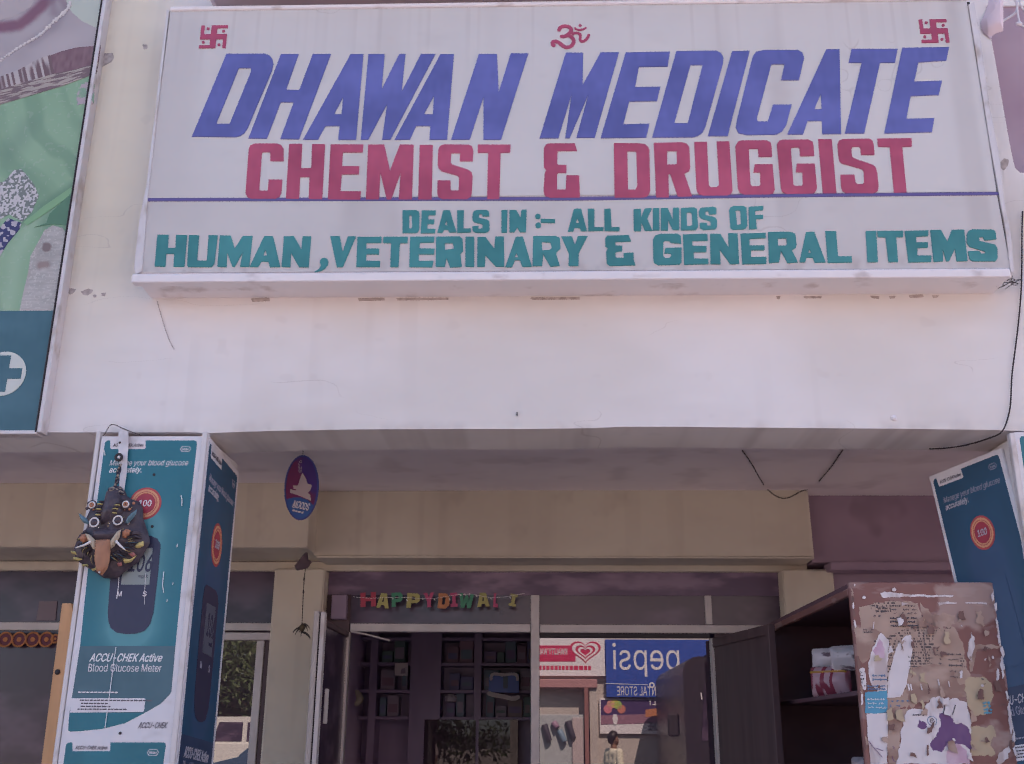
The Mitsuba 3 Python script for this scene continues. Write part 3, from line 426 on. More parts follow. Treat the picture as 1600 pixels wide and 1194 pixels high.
hp('print', [(-2.0105,4.4648),(-2.1172,4.4567),(-2.1856,4.4371),(-2.2301,4.4172),(-2.2155,4.3569),(-2.1983,4.3194),(-2.1015,4.3417),(-2.0087,4.3743)], BLOUSE, 0.0045)
LACE = mat('p_lace', proc(lambda p, n, uv: mix((0.16, 0.10, 0.11), (0.42, 0.37, 0.37), smoothstep(0.35, 0.65, noise((p.x + p.z * .35) * 85, (p.z - p.x * .3) * 9, 1.0)))), 0.45)
hp('print', [(-2.6316,4.3357),(-2.4495,4.306),(-2.3667,4.3421),(-2.2758,4.4056),(-2.2301,4.4172),(-2.2126,4.3569),(-2.1981,4.318),(-2.3273,4.2773),(-2.4386,4.2385),(-2.6072,4.194)], LACE, 0.004)
BORD = mat('p_border', proc(lambda p, n, uv: mix((0.17, 0.115, 0.125), (0.36, 0.31, 0.28), smoothstep(0.45, 0.62, fbm((p.z - p.x * .30) * 150, p.x * 22, 1.0, 2)))), 0.45)
hp('print', [(-2.6066,4.1906),(-2.4386,4.2385),(-2.3273,4.2773),(-2.198,4.3173),(-2.1015,4.3417),(-2.0085,4.377),(-2.0112,4.3167),(-2.1483,4.256),(-2.3152,4.1981),(-2.426,4.1597),(-2.5923,4.1076)], BORD, 0.005)
prl = mat('p_pearl', (0.58, 0.53, 0.52), 0.35)
pp_ = smooth_path([(-2.1833,4.6971),(-2.1934,4.6618),(-2.2135,4.6339),(-2.2545,4.5853),(-2.2893,4.537),(-2.3477,4.4893),(-2.3956,4.452),(-2.4632,4.3912),(-2.5427,4.3344)], 9)
for i in range(0, len(pp_), 1):
    hp('pearl', disc(pp_[i][0] + .004 * math.sin(i * 2.2), pp_[i][1] + .004 * math.cos(i * 3.1), 0.0075 - .00005 * i, 8), prl, 0.0055)
SILV = mat('p_silver', proc(lambda p, n, uv: mix((0.17, 0.19, 0.18), (0.50, 0.48, 0.49), smoothstep(0.4, 0.62, noise(p.x * 130, p.z * 130, 0.0)))), 0.45)
hp('motif', [(-2.425,3.7461),(-2.3425,3.7754),(-2.3074,3.8296),(-2.2749,3.8317),(-2.2088,3.7559),(-2.1812,3.7017),(-2.1999,3.6246),(-2.2358,3.5778),(-2.2952,3.6137),(-2.3347,3.5904),(-2.3974,3.5792)], SILV, 0.0045)
hp('motif', [(-2.0678,4.267),(-2.0399,4.2767),(-2.0122,4.2662),(-2.003,4.1661),(-2.0225,4.1465),(-2.0476,4.16),(-2.0757,4.1538),(-2.085,4.2003)], mat('p_motif', proc(lambda p, n, uv: mix((0.22, 0.34, 0.24), (0.40, 0.33, 0.36), smoothstep(0.42, 0.58, fbm(p.x * 60, p.z * 60, 0.0, 3)))), 0.45), 0.0045)
NAVY = mat('p_navy', proc(lambda p, n, uv: mix((0.40, 0.37, 0.42), (0.045, 0.045, 0.13), smoothstep(0.45, 0.5, noise(p.x * 80, p.z * 80, 3.0)))), 0.45)
hp('motif', [(-2.3957,3.4394),(-2.328,3.5493),(-2.2978,3.596),(-2.2371,3.5719),(-2.2412,3.5427),(-2.2838,3.4732),(-2.3066,3.4157),(-2.3672,3.2682)], NAVY, 0.005)
hp('pleat', [(-2.228,3.5754),(-2.1504,3.6538),(-2.0226,3.7601),(-2.0242,3.7241),(-2.0773,3.6709),(-2.1731,3.589),(-2.2116,3.56)], mat('p_fold', (0.20, 0.36, 0.20), 0.4), 0.005)
hp('pleat', [(-2.1782,3.5515),(-2.1275,3.571),(-2.1227,3.6121),(-2.0226,3.736),(-2.0217,3.5583),(-2.1051,3.5649)], mat('p_fold2', (0.095, 0.20, 0.125), 0.4), 0.005)
PB_ = [(-2.1104,3.4545),(-2.1252,3.3742),(-2.0987,3.374),(-2.1828,3.267),(-2.0384,3.4712),(-2.0406,3.1546)]
def f_pallu(p, n, uv):
    c = mix((0.30, 0.295, 0.275), (0.47, 0.44, 0.43), noise(p.x * 26, p.z * 150, 0.0) * .55 + .45 * noise(p.x * 12, p.z * 7, 4.0))
    c = mix(c, (0.52, 0.50, 0.48), smoothstep(.70, .80, noise(p.x * 140, p.z * 140, 7.0)) * .5)
    wob = .018 * (fbm(p.x * 40, p.z * 40, 2.0, 3) - .5)
    c = mix(c, (0.16, 0.085, 0.09), smoothstep(.026, .014, dr.sqrt(dr.square(p.x - PB_[0][0]) + dr.square(p.z - PB_[0][1])) + wob) * .9)
    c = mix(c, (0.25, 0.18, 0.17), smoothstep(.030, .004, seg(p, PB_[1], PB_[2]) + wob) * .85)
    return mix(c, (0.22, 0.21, 0.20), smoothstep(.018, .0, seg(p, PB_[3], PB_[4]) + wob) * .0 + smoothstep(.55, .8, fbm(p.x * 9, p.z * 9, 6.0, 3)) * .4)
PALLU = mat('p_pallu', proc(f_pallu), 0.45)
hp('pallu', [(-2.1309,3.5359),(-2.0989,3.559),(-2.0544,3.5469),(-2.02,3.5),(-2.0137,3.311),(-2.0219,3.1038),(-2.1839,3.1047),(-2.1794,3.2445),(-2.1721,3.3347),(-2.1736,3.4147)], PALLU, 0.0055)
HTEAL = print_mat('p_dteal', (0.047, 0.125, 0.165), 0.12)
hp('pharmacy_panel', [(-3.4, 2.648), (-2.016, 2.648), (-2.016, 3.165), (-3.4, 3.165)], HTEAL, 0.0065)
ccx, ccz = [(-2.2073,2.8879)][0]
cr = [(-2.1118,2.8875)][0][0] - ccx
k_ = hp('pharmacy_cross', disc(ccx, ccz, cr, 40), mat('p_cross', (0.55, 0.57, 0.54), 0.4), 0.009)
w_ = cr * .82; t_ = cr * .24
A(k_ + '__cross', front(Polygon([(ccx - t_, ccz - w_), (ccx + t_, ccz - w_), (ccx + t_, ccz - t_), (ccx + w_, ccz - t_), (ccx + w_, ccz + t_), (ccx + t_, ccz + t_), (ccx + t_, ccz + w_), (ccx - t_, ccz + w_), (ccx - t_, ccz + t_), (ccx - w_, ccz + t_), (ccx - w_, ccz - t_), (ccx - t_, ccz - t_)]), HY - 0.0105, 0.002), HTEAL)
A(H + '__frame', box(-2.030, -2.012, HY - 0.010, -0.001, 2.640, 5.2, 0.002), OLDALU)
A(H + '__frame', box(-3.4, -2.030, HY - 0.010, -0.001, 2.632, 2.648, 0.002), OLDALU)
A(H + '__frame_lip', box(-2.036, -2.031, HY - 0.014, HY, 2.640, 5.2, 0.001), DARK)

# ------------------------------------------------------------------ pillar posters (one design, four boards)
def f_teal(Mi, col, glow):
    c = [float(v) for v in col]; g = [float(v) for v in glow]
    def f(p, n, uv):
        x = p.x * Mi[0][0] + p.y * Mi[0][1] + p.z * Mi[0][2] + Mi[0][3]; y = p.x * Mi[1][0] + p.y * Mi[1][1] + p.z * Mi[1][2] + Mi[1][3]
        t = dr.clip((y + .76) / .36, 0, 1)
        ax = MA[0][0] + (MB[0][0] - MA[0][0]) * t; ay = -.74 + .36 * t
        d = dr.maximum(dr.sqrt(dr.square(x - ax) + dr.square(y - ay)) - .085, 0)
        v = fbm(x * 7, y * 5, 0.0, 4)
        return mix(mix([q * .88 for q in c], [q * 1.12 for q in c], v), g, dr.exp(-d / .030) * .85)
    return f
MA, MB = [(0.2063,-0.7373)], [(0.2012,-0.4455)]
SLATE1 = print_mat('p_slate', (0.055, 0.125, 0.165), 0.10); print_mat('p_slate2', (0.035, 0.055, 0.11), .1); mat('p_meter2', (0.045, 0.04, 0.075), .4); mat('p_dim', (0.30, 0.29, 0.36), .4); mat('p_dim2', (0.40, 0.38, 0.43), .4)  # second set: same poster colours darkened for the shaded inner faces
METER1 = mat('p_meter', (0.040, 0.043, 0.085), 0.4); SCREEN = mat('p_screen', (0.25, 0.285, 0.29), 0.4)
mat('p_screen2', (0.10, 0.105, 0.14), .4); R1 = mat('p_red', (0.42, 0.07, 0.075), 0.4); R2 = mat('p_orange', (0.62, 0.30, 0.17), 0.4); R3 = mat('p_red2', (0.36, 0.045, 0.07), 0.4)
BOARD = mat('board', proc(lambda p, n, uv: mix((0.66, 0.64, 0.68), (0.52, 0.48, 0.50), smoothstep(0.55, 0.8, fbm(p.x * 9, p.y * 9, p.z * 9, 4)))), 0.42)
INK = mat('p_ink', (0.12, 0.11, 0.14), 0.5)
Ltop = [(0.0164,-0.0375),(0.0172,-0.0256),(0.0247,-0.0176),(0.0364,-0.0174),(0.0405,-0.0494),(0.0448,-0.0534),(0.1807,-0.0536),(0.1841,-0.0497),(0.1804,-0.0176),(0.3784,-0.018),(0.3865,-0.0223),(0.3889,-0.0329),(0.3847,-0.5415),(0.3863,-0.8183),(0.0237,-0.8197),(0.0156,-0.5421)]
Lslate = [(0.0237,-0.8197),(0.3863,-0.8183),(0.3889,-0.9839),(0.3827,-0.9949),(0.3538,-1.0268),(0.2978,-1.0593),(0.0166,-1.0608)]
Llow = [(0.0166,-1.0608),(0.2978,-1.0593),(0.2304,-1.0952),(0.1496,-1.1159),(0.0649,-1.1247),(0.0294,-1.1267),(0.0218,-1.1234),(0.0196,-1.1167)]
Lbox = [(0.0178,-1.0088),(0.2917,-1.0074),(0.2955,-1.0112),(0.2945,-1.0521),(0.2914,-1.0557),(0.0184,-1.0599)]
Lmeter = [(0.1143,-0.4132),(0.1309,-0.4044),(0.2464,-0.4018),(0.2728,-0.4131),(0.2879,-0.4355),(0.291,-0.5416),(0.2897,-0.6941),(0.2823,-0.737),(0.2633,-0.7632),(0.2303,-0.7739),(0.1913,-0.7752),(0.1563,-0.7694),(0.132,-0.7518),(0.1201,-0.7256),(0.1144,-0.6946),(0.1065,-0.542),(0.1052,-0.4407)]
Lscreen = [(0.1518,-0.4518),(0.2593,-0.4492),(0.262,-0.5905),(0.1526,-0.5907)]
Ltop2 = [(0.0195,-1.1924),(0.0191,-1.1724),(0.0275,-1.1646),(0.0417,-1.1641),(0.0459,-1.1944),(0.1857,-1.1935),(0.1832,-1.1632),(0.3807,-1.1619),(0.3872,-1.1668),(0.3885,-1.1723)] + [(0.364, -1.95), (0.012, -1.95)]
CIRC = [(0.2089,-0.2742)][0]
def poster(key, label, M, su=1.0, sv=1.0, clip=None, weather=True, in_shade=False, meter=True):
    Mi = np.linalg.inv(M @ np.diag([su, sv, 1, 1])).tolist()
    TEAL = mat('p_teal_%03d' % len(scene), proc(f_teal(Mi, (0.026, 0.078, 0.140) if in_shade else (0.022, 0.150, 0.200), (0.045, 0.085, 0.165) if in_shade else (0.10, 0.29, 0.33))), .42, .4)  # inner-face boards: shade put into the print colour
    SLATE, METER = (SLATE1, METER1) if not in_shade else ('m_p_slate2', 'm_p_meter2')
    PALE, WHITE = ('m_pale_plastic', 'm_white') if not in_shade else ('m_p_dim', 'm_p_dim2')
    k = thing(key, label, 'poster', 'blood sugar meter posters on the pillars')
    def lay(part, poly, m, d, par=None):
        if not hasattr(poly, 'geom_type'): poly = Polygon(poly)
        poly = poly.buffer(0)
        poly = affinity.scale(poly, su, sv, origin=(0, 0))
        if clip is not None: poly = poly.intersection(clip)
        if poly.is_empty: return None
        return A((par or k) + '__' + part, xf(slab(poly, 0.0012), M @ move(0, 0, d)), m)
    def wr(part, s, h, pos, width, m, d, shear=.22, bold=False, par=None):
        t = text(s, h * sv, bold, shear, width * su, 0.001)
        return A((par or k) + '__' + part, xf(t, M @ move(pos[0] * su, pos[1] * sv, d)), m)
    bd = Polygon([(0, 0), (0.410, 0), (0.414, -2.0), (-0.004, -2.0)])
    bd = affinity.scale(bd, su, sv, origin=(0, 0))
    if clip is not None: bd = bd.intersection(clip)
    A(k + '__board', xf(slab(bd, 0.012), M @ move(0, 0, -0.012)), BOARD)
    lay('print', Ltop, TEAL, 0.0)
    lay('print', Lslate, SLATE, 0.0); lay('print', Llow, TEAL, 0.0)
    lay('print', Ltop2, TEAL, 0.0)
    mt = Polygon(Lmeter)
    if not meter: Mi = None
    g = lay('meter', mt if meter else mt.buffer(-.02), METER if meter else TEAL, 0.0022)
    if meter: lay('screen', Lscreen, SCREEN if not in_shade else 'm_p_screen2', 0.0032, g)
    if meter: wr('digits', '106', .062, [(0.1725,-0.5394)][0], .090, METER, 0.0044, 0.1, True, g)
    if meter: wr('unit', 'mg/dL', .012, [(0.2152,-0.5638)][0], .04, METER, 0.0044, 0.0, False, g)
    if meter: wr('button', 'M', .018, [(0.1419,-0.6344)][0], .018, PALE, 0.0036, 0.0, True, g); wr('button', 'S', .018, [(0.2408,-0.6341)][0], .015, PALE, 0.0036, 0.0, True, g)
    c = CIRC
    r = lay('roundel', Point(c).buffer(0.064, 10), R1, 0.0008)
    lay('ring', Point(c).buffer(0.056, 10).difference(Point(c).buffer(.041, 10)), R2, 0.002, r); lay('ring', Point(c).buffer(0.048, 10).difference(Point(c).buffer(.0455, 10)), R1, 0.0028, r)
    lay('core', Point(c).buffer(0.038, 10), R3, 0.002, r)
    wr('numeral', '100', .024, (c[0] - .026, c[1] - .011), .050, WHITE, 0.0034, 0.1, True, r)
    p0, p1 = [(0.0469,-0.1204),(0.3606,-0.1208)]
    wr('lettering', 'Manage your blood glucose', .022, p0, p1[0] - p0[0], PALE, 0.0012, .22)
    p0, p1 = [(0.048,-0.1491),(0.179,-0.1492)]
    wr('lettering', 'accurately.', .022, p0, p1[0] - p0[0], WHITE, 0.0012, .22, True)
    p0, p1 = [(0.0663,-0.8754),(0.3441,-0.8742)]
    wr('lettering', 'ACCU-CHEK Active', .028, p0, p1[0] - p0[0] - .005, WHITE, 0.0012, .25, True)
    p0, p1 = [(0.0664,-0.9126),(0.3434,-0.9113)]
    wr('lettering', 'Blood Glucose Meter', .028, p0, p1[0] - p0[0], PALE, 0.0012, 0.0)
    for (a, b) in (([(0.05,-0.0428)][0], [(0.1717,-0.043)][0]), ([(0.0545,-1.1877)][0], [(0.173,-1.187)][0])):
        wr('lettering', 'ACCU-CHEK Active', .012, a, b[0] - a[0], INK, 0.0008, .25, True)
    p0, p1 = [(0.2792,-1.1124),(0.3871,-1.1118)]
    wr('lettering', 'ACCU-CHEK', .020, p0, p1[0] - p0[0] - .003, INK, 0.0008, .25, True)
    bx_ = lay('caption_box', Lbox, BOARD, 0.0008)
    for i, (yy, x1, x0) in enumerate(((1095.2, 221, 118), (1100.2, 160, 120), (1104.8, 163, 120), (1109.2, 186, 116))):
        a = [(-0.0098,-1.0179),(-0.0082,-1.0292),(-0.0067,-1.0397),(-0.0053,-1.0496)][i][1]
        u0, u1 = (x0 - 100) * .00263 + .0035, (x1 - 100) * .00263 + .0035
        u, segs = u0, []
        rr = random.Random(i)
        while u < u1:
            w = rr.uniform(.006, .018); segs.append(Polygon([(u, a), (min(u + w, u1), a), (min(u + w, u1), a + .0045), (u, a + .0045)])); u += w + .003
        lay('small_print', unary_union(segs), INK, 0.0022, bx_)
    a0, a1 = [(0.0393,-0.9898),(0.1814,-0.989)]
    lay('small_print', unary_union([Polygon([(a0[0] + i * .0153, a0[1]), (a0[0] + i * .0153 + .012, a0[1]), (a0[0] + i * .0153 + .012, a0[1] + .005), (a0[0] + i * .0153, a0[1] + .005)]) for i in range(10)]), PALE, 0.0012)
    for q in [(0.3459,-0.0539),(0.3445,-1.1969)]:
        hexa = Polygon([(q[0] - .022, q[1]), (q[0] - .015, q[1] + .011), (q[0] + .015, q[1] + .011), (q[0] + .022, q[1]), (q[0] + .015, q[1] - .011), (q[0] - .015, q[1] - .011)])
        lg = lay('logo', hexa.difference(hexa.buffer(-.0022)), PALE, 0.0012)
        if lg: wr('name', 'Roche', .009, (q[0] - .013, q[1] - .0045), .026, PALE, 0.0012, 0, True, lg)
    if weather:
        for q in [(0.2313,-0.1584),(0.2473,-0.3654),(0.2158,-1.1311)]:
            A(k + '__screw', xf(ball((0, 0, 0), .0055, 1, (1, 1, .5)), M @ move(q[0] * su, q[1] * sv, .003)), DARK, True)
        for sg_, w in (([(0.1632,-0.8248),(0.1612,-0.8669),(0.1603,-0.9937),(0.1582,-1.1158)], .0012), ([(0.3134,-0.5416),(0.3141,-0.5928),(0.322,-0.6194)], .0016), ([(0.1385,-0.5272),(0.1442,-0.5932),(0.1431,-0.6441)], .0013), ([(0.3491,-0.2436),(0.3548,-0.2615),(0.3559,-0.2844)], .0016), ([(0.0213,-0.0613),(0.0257,-0.0797)], .0012), ([(0.3555,-0.4354),(0.3541,-0.4454)], .0016), ([(0.3539,-0.583),(0.3522,-0.5903)], .0014), ([(0.3385,-0.646),(0.3383,-0.6556)], .0012), ([(0.2431,-0.5466),(0.2519,-0.6654)], .0006)):
            lay('scratch', LineString(sg_).buffer(w), WHITE, 0.0052)
    return k
poster('pillar_poster', 'teal blood sugar meter poster on the front of the pillar, partly behind the mask', move(-1.776, -0.03, 2.63) @ FRONT)
poster('pillar_poster', 'teal poster with shade put into its colours, wrapped on the inner side of the pillar that carries the mask', move(-1.343, -0.028, 2.632) @ SIDE @ np.array([[1, 0, 0, 0], [-.09, 1, 0, 0], [0, 0, 1, 0], [0, 0, 0, 1.0]]), 1.11, 1.38, weather=False, in_shade=True)
# the board that hangs askew behind the cabinet
w0 = np.array([.191, -.30, 0]); w0 /= np.linalg.norm(w0); ca, sa = math.cos(.133), math.sin(.133)
uS = ca * w0 + sa * np.array([0, 0, 1]); uT = ca * np.array([0, 0, 1]) - sa * w0; uN = np.cross(uS, uT)
poster('pillar_poster', 'tilted meter poster board hanging askew behind the paper-covered cabinet', mat4([uS, uT, uN], (1.648, .40, 2.563)), 0.87, 1.10, weather=False, in_shade=True, meter=False)
poster('pillar_poster', 'sliver of a teal meter poster on the pillar below the cable', move(1.849, -0.012, 2.645) @ FRONT, weather=False)

# metal angle edges on the pillar corners
E_ = thing('corner_strip', 'worn metal strip down the corner between the two teal posters', 'metal strip', 'pillar corner strips')
A(E_, box(-1.366, -1.345, -0.044, -0.001, 0.05, 2.645, 0.003), OLDALU)
E_ = thing('corner_strip', 'thin metal strip along the poster edge next to the orange plank', 'metal strip', 'pillar corner strips')
A(E_, box(-1.797, -1.781, -0.038, -0.001, 0.05, 2.65, 0.003), OLDALU)
E_ = thing('corner_strip', 'worn metal strip on the pillar corner beside the tilted poster board', 'metal strip', 'pillar corner strips')
A(E_, box(1.826, 1.847, -0.02, 0.010, 0.05, 2.640, 0.003), OLDALU)

# ------------------------------------------------------------------ glazed shopfront
G = thing('shopfront', 'aluminium framed glass shopfront with dark transom lights under the beam', 'shopfront')
FY = 2.20
WOODD = mat('dark_wood', proc(lambda p, n, uv: mix((0.055, 0.035, 0.045), (0.10, 0.062, 0.07), fbm(p.x * 20, p.y * 20, p.z * 2, 4))), 0.5)
A(G + '__header', box(-1.28, 1.366, 2.215, 2.26, 2.281, 2.416), mat('header', proc(lambda p, n, uv: mix((0.12, 0.08, 0.135), (0.26, 0.185, 0.26), smoothstep(.35, .75, fbm(p.x * 5, p.z * 14, 1.0, 4)))), 0.35))
A(G + '__transom_bar', box(-1.135, -0.084, FY, FY + .05, 2.068, 2.115, .003), ALU)
A(G + '__transom_bar', box(-0.029, 1.364, FY, FY + .05, 2.066, 2.113, .003), ALU)
A(G + '__mullion', box(-0.082, -0.031, FY - .006, FY + .05, 0.06, 2.281, .003), ALU)
A(G + '__mullion', box(0.930, 0.970, FY + .002, FY + .05, 2.115, 2.281, .003), ALU)
A(G + '__jamb', box(-1.28, -1.14, FY + .004, FY + .06, 0.06, 2.281, .003), WOODD)
A(G + '__reflection_box', box(-1.245, -1.155, 2.16, 2.203, 2.135, 2.275, .004), mat('reflection_box', (0.23, 0.17, 0.24), .5))  # small box added in place of a pale panel reflection
for a, b in ((-1.14, -0.082), (-0.031, 0.930), (0.970, 1.366)):
    A(G + '__transom_light', box(a, b, FY + .02, FY + .03, 2.115, 2.281), FILM)
A(G + '__pane', trimesh.Trimesh([(-0.031, FY + .03, 0.10), (0.952, FY + .03, 0.10), (0.952, FY + .03, 2.066), (-0.031, FY + .03, 2.066)], [(0, 1, 2), (0, 2, 3)]), GLASS)
A(G + '__bottom_rail', box(-0.031, 0.952, FY + .01, FY + .05, 0.06, 0.16, .003), ALU)
A(G + '__gasket', box(-0.031, 0.952, FY + .012, FY + .04, 2.040, 2.066), DARK)
A(G + '__stile', box(0.952, 0.976, FY - .004, FY + .05, 0.06, 2.040, .003), ALU)
A(G + '__side_panel', box(0.977, 1.37, FY + .006, FY + .04, 0.06, 2.066), WOODD)
# window between pillar and column
A(G + '__window_bar', box(-1.99, -1.580, FY, FY + .05, 2.072, 2.116, .003), ALU)
A(G + '__window_bar', box(-1.99, -1.580, FY + .004, FY + .05, 2.018, 2.062, .003), ALU)
A(G + '__window_stile', box(-1.676, -1.630, FY - .002, FY + .05, 0.06, 2.016, .003), ALU)
A(G + '__window_stile', box(-1.629, -1.579, FY + .006, FY + .05, 0.06, 2.016, .003), WOODD)
A(G + '__pane', trimesh.Trimesh([(-2.60, FY + .03, 0.10), (-1.675, FY + .03, 0.10), (-1.675, FY + .03, 2.018), (-2.60, FY + .03, 2.018)], [(0, 1, 2), (0, 2, 3)]), GLASS)
A(G + '__transom_light', box(-7, -1.580, FY + .02, FY + .03, 2.116, 2.416), FILM)
# the next shop's front at the far left
A(G + '__transom_bar', box(-7, -1.99, FY, FY + .05, 2.069, 2.116, .003), ALU)
A(G + '__dark_panel', box(-7, -2.60, FY + .02, FY + .04, 0.06, 2.069), FILM)
st = thing('pale_sticker', 'pale square notice behind the dark transom glass left of the orange plank', 'sticker')
A(st, front(Polygon([(-2.9989,2.2383),(-2.8931,2.2405),(-2.8866,2.1285),(-3.0014,2.1263)]), 2.213, 0.004), mat('stick', (0.19, 0.15, 0.18), .5))

# the open door leaf, seen nearly edge-on
Dr = thing('door_leaf', 'aluminium framed glass door leaf standing open beside the cream column', 'door')
A(Dr + '__stile', box(-1.180, -1.153, 1.400, 1.45, 0.08, 2.10, .003), ALU)
A(Dr + '__stile', box(-1.153, -1.144, 1.412, 1.45, 0.08, 2.09), DARK)
A(Dr + '__stile', box(-1.144, -1.122, 1.396, 1.45, 0.08, 2.095, .003), OLDALU)
A(Dr + '__stile', box(-1.160, -1.124, 2.13, 2.185, 0.08, 2.06, .003), ALU)
A(Dr + '__top_rail', box(-1.158, -1.126, 1.453, 2.13, 2.03, 2.06, .003), WOODD)
A(Dr + '__bottom_rail', box(-1.158, -1.126, 1.453, 2.13, 0.08, 0.20, .003), ALU)
A(Dr + '__panel', box(-1.146, -1.138, 1.453, 2.13, 0.20, 2.03), FILM)
A(Dr + '__handle', box(-1.122, -1.100, 1.50, 1.512, 1.55, 1.72, .003), ALU)
D2 = thing('door_leaf', 'dark framed door leaf standing open between the reflecting pane and the cabinet', 'door')
Md = move(.955, 2.17, 0) @ rotz(math.atan2(-.87, .16))
A(D2 + '__panel', xf(box(.05, .86, -.006, .006, .18, 1.98), Md), WOODD)
A(D2 + '__stile', xf(box(0, .05, -.018, .018, .07, 2.03, .003), Md), ALU)
A(D2 + '__stile', xf(box(.86, .895, -.018, .018, .07, 2.03, .003), Md), WOODD)
A(D2 + '__top_rail', xf(box(.05, .86, -.016, .016, 1.98, 2.03, .003), Md), WOODD)
A(D2 + '__bottom_rail', xf(box(.05, .86, -.016, .016, .07, .18, .003), Md), WOODD)
clo = thing('door_closer_arm', 'thin metal door closer arm under the transom bar', 'door closer')
A(clo, tube([(-1.1221,2.16,2.0648),(-1.0396,2.16,2.0506),(-0.8934,2.16,2.0151)], .006), ALU, True)
tl = thing('tube_lamp', 'unlit white tube lamp just under the transom beside the mullion', 'lamp')
A(tl, tube([(-0.2144,2.6,2.1234),(-0.0881,2.6,2.1238)], .013), PALE, True)
A(tl + '__fitting', box(*[[(-0.2144,2.1234)][0][0], [(-0.0881,2.1238)][0][0], 2.615, 2.64], [(-0.2145,2.135)][0][1] - .01, [(-0.2146,2.1504)][0][1]), PALE)

# paper letter bunting
Bn = thing('letter_bunting', 'string of coloured paper letters wishing happy Diwali across the transom', 'bunting')
BC = {'r': mat('b_red', (0.36, 0.05, 0.085), .5), 'y': mat('b_yel', (0.36, 0.33, 0.12), .5), 'g': mat('b_grn', (0.06, 0.23, 0.14), .5), 'p': mat('b_pnk', (0.42, 0.07, 0.16), .5), 'o': mat('b_org', (0.44, 0.18, 0.08), .5)}
BG = {'H': ([(0, 0), (.33, 0), (.33, .38), (.67, .38), (.67, 0), (1, 0), (1, 1), (.67, 1), (.67, .64), (.33, .64), (.33, 1), (0, 1)],), 'A': ([(0, 0), (.32, 0), (.36, .2), (.64, .2), (.68, 0), (1, 0), (.74, 1), (.26, 1)], [[(.42, .42), (.58, .42), (.5, .75)]]),
      'P': ([(0, 0), (.36, 0), (.36, .32), (.8, .34), (1, .5), (1, .85), (.82, 1), (0, 1)], [[(.36, .55), (.62, .55), (.62, .78), (.36, .78)]]), 'Y': ([(.32, 0), (.68, 0), (.68, .42), (1, 1), (.64, 1), (.5, .68), (.36, 1), (0, 1), (.32, .42)],),
      'D': ([(0, 0), (.7, 0), (1, .25), (1, .75), (.7, 1), (0, 1)], [[(.36, .24), (.6, .26), (.64, .72), (.36, .76)]]), 'I': ([(.05, 0), (.95, 0), (.95, .22), (.72, .22), (.72, .78), (.95, .78), (.95, 1), (.05, 1), (.05, .78), (.28, .78), (.28, .22), (.05, .22)],),
      'W': ([(.16, 0), (.40, 0), (.5, .4), (.60, 0), (.84, 0), (1, 1), (.76, 1), (.69, .45), (.58, .9), (.42, .9), (.31, .45), (.24, 1), (0, 1)],), 'L': ([(.1, 0), (.95, 0), (.95, .26), (.5, .26), (.5, 1), (.1, 1)],)}
BL = [(-1.0718,2.2004),(-0.9817,2.2006),(-0.9757,2.1978),(-0.9033,2.198),(-0.8907,2.2009),(-0.8272,2.2011),(-0.8016,2.1983),(-0.7274,2.1985),(-0.705,2.1986),(-0.6415,2.1987),(-0.62,2.1959),(-0.5537,2.1961),(-0.549,2.2019),(-0.5032,2.202),(-0.4934,2.1992),(-0.4096,2.1994),(-0.3902,2.2023),(-0.3182,2.2025),(-0.2988,2.2026),(-0.2657,2.2027),(-0.2094,2.2124),(-0.1628,2.2125)]
zt = [(-0.644,2.2824)][0][1]
for i, (ch, c) in enumerate(zip('HAPPYDIWALI', 'rygypopgypy')):
    (x0, z0), (x1, _) = BL[2 * i], BL[2 * i + 1]
    m = slab(affinity.scale(Polygon(*BG[ch]), x1 - x0, (zt - z0), origin=(0, 0)), .003)
    m = xf(m, rotz((-1) ** i * .06 + (-.25 if i == 10 else 0)))
    m.apply_translation((x0 - m.bounds[0, 0], 0, 0))
    A(Bn + '__letter', xf(m, move(0, 2.13, z0) @ FRONT), BC[c])
A(Bn + '__string', tube(smooth_path([(-1.1138,2.128,2.2597),(-0.9858,2.128,2.2523),(-0.8192,2.128,2.2557),(-0.6429,2.128,2.2513),(-0.4871,2.128,2.2748),(-0.399,2.128,2.2712),(-0.311,2.128,2.257),(-0.1941,2.128,2.2669),(-0.1163,2.128,2.2815)]), .0016, 5), PALE)
for i, q in enumerate([(-0.8855,2.125,2.2551),(-0.8018,2.125,2.2457),(-0.7111,2.125,2.2527),(-0.6425,2.125,2.249),(-0.5547,2.125,2.2512),(-0.4917,2.125,2.2754),(-0.4625,2.125,2.2784),(-0.4381,2.125,2.2804),(-0.3989,2.125,2.2708),(-0.3157,2.125,2.2566),(-0.2038,2.125,2.2617)]):
    A(Bn + '__tinsel', tube([q, (q[0] + .007, q[1] - .004, q[2] - .010)], .0028, 5), WHITE)

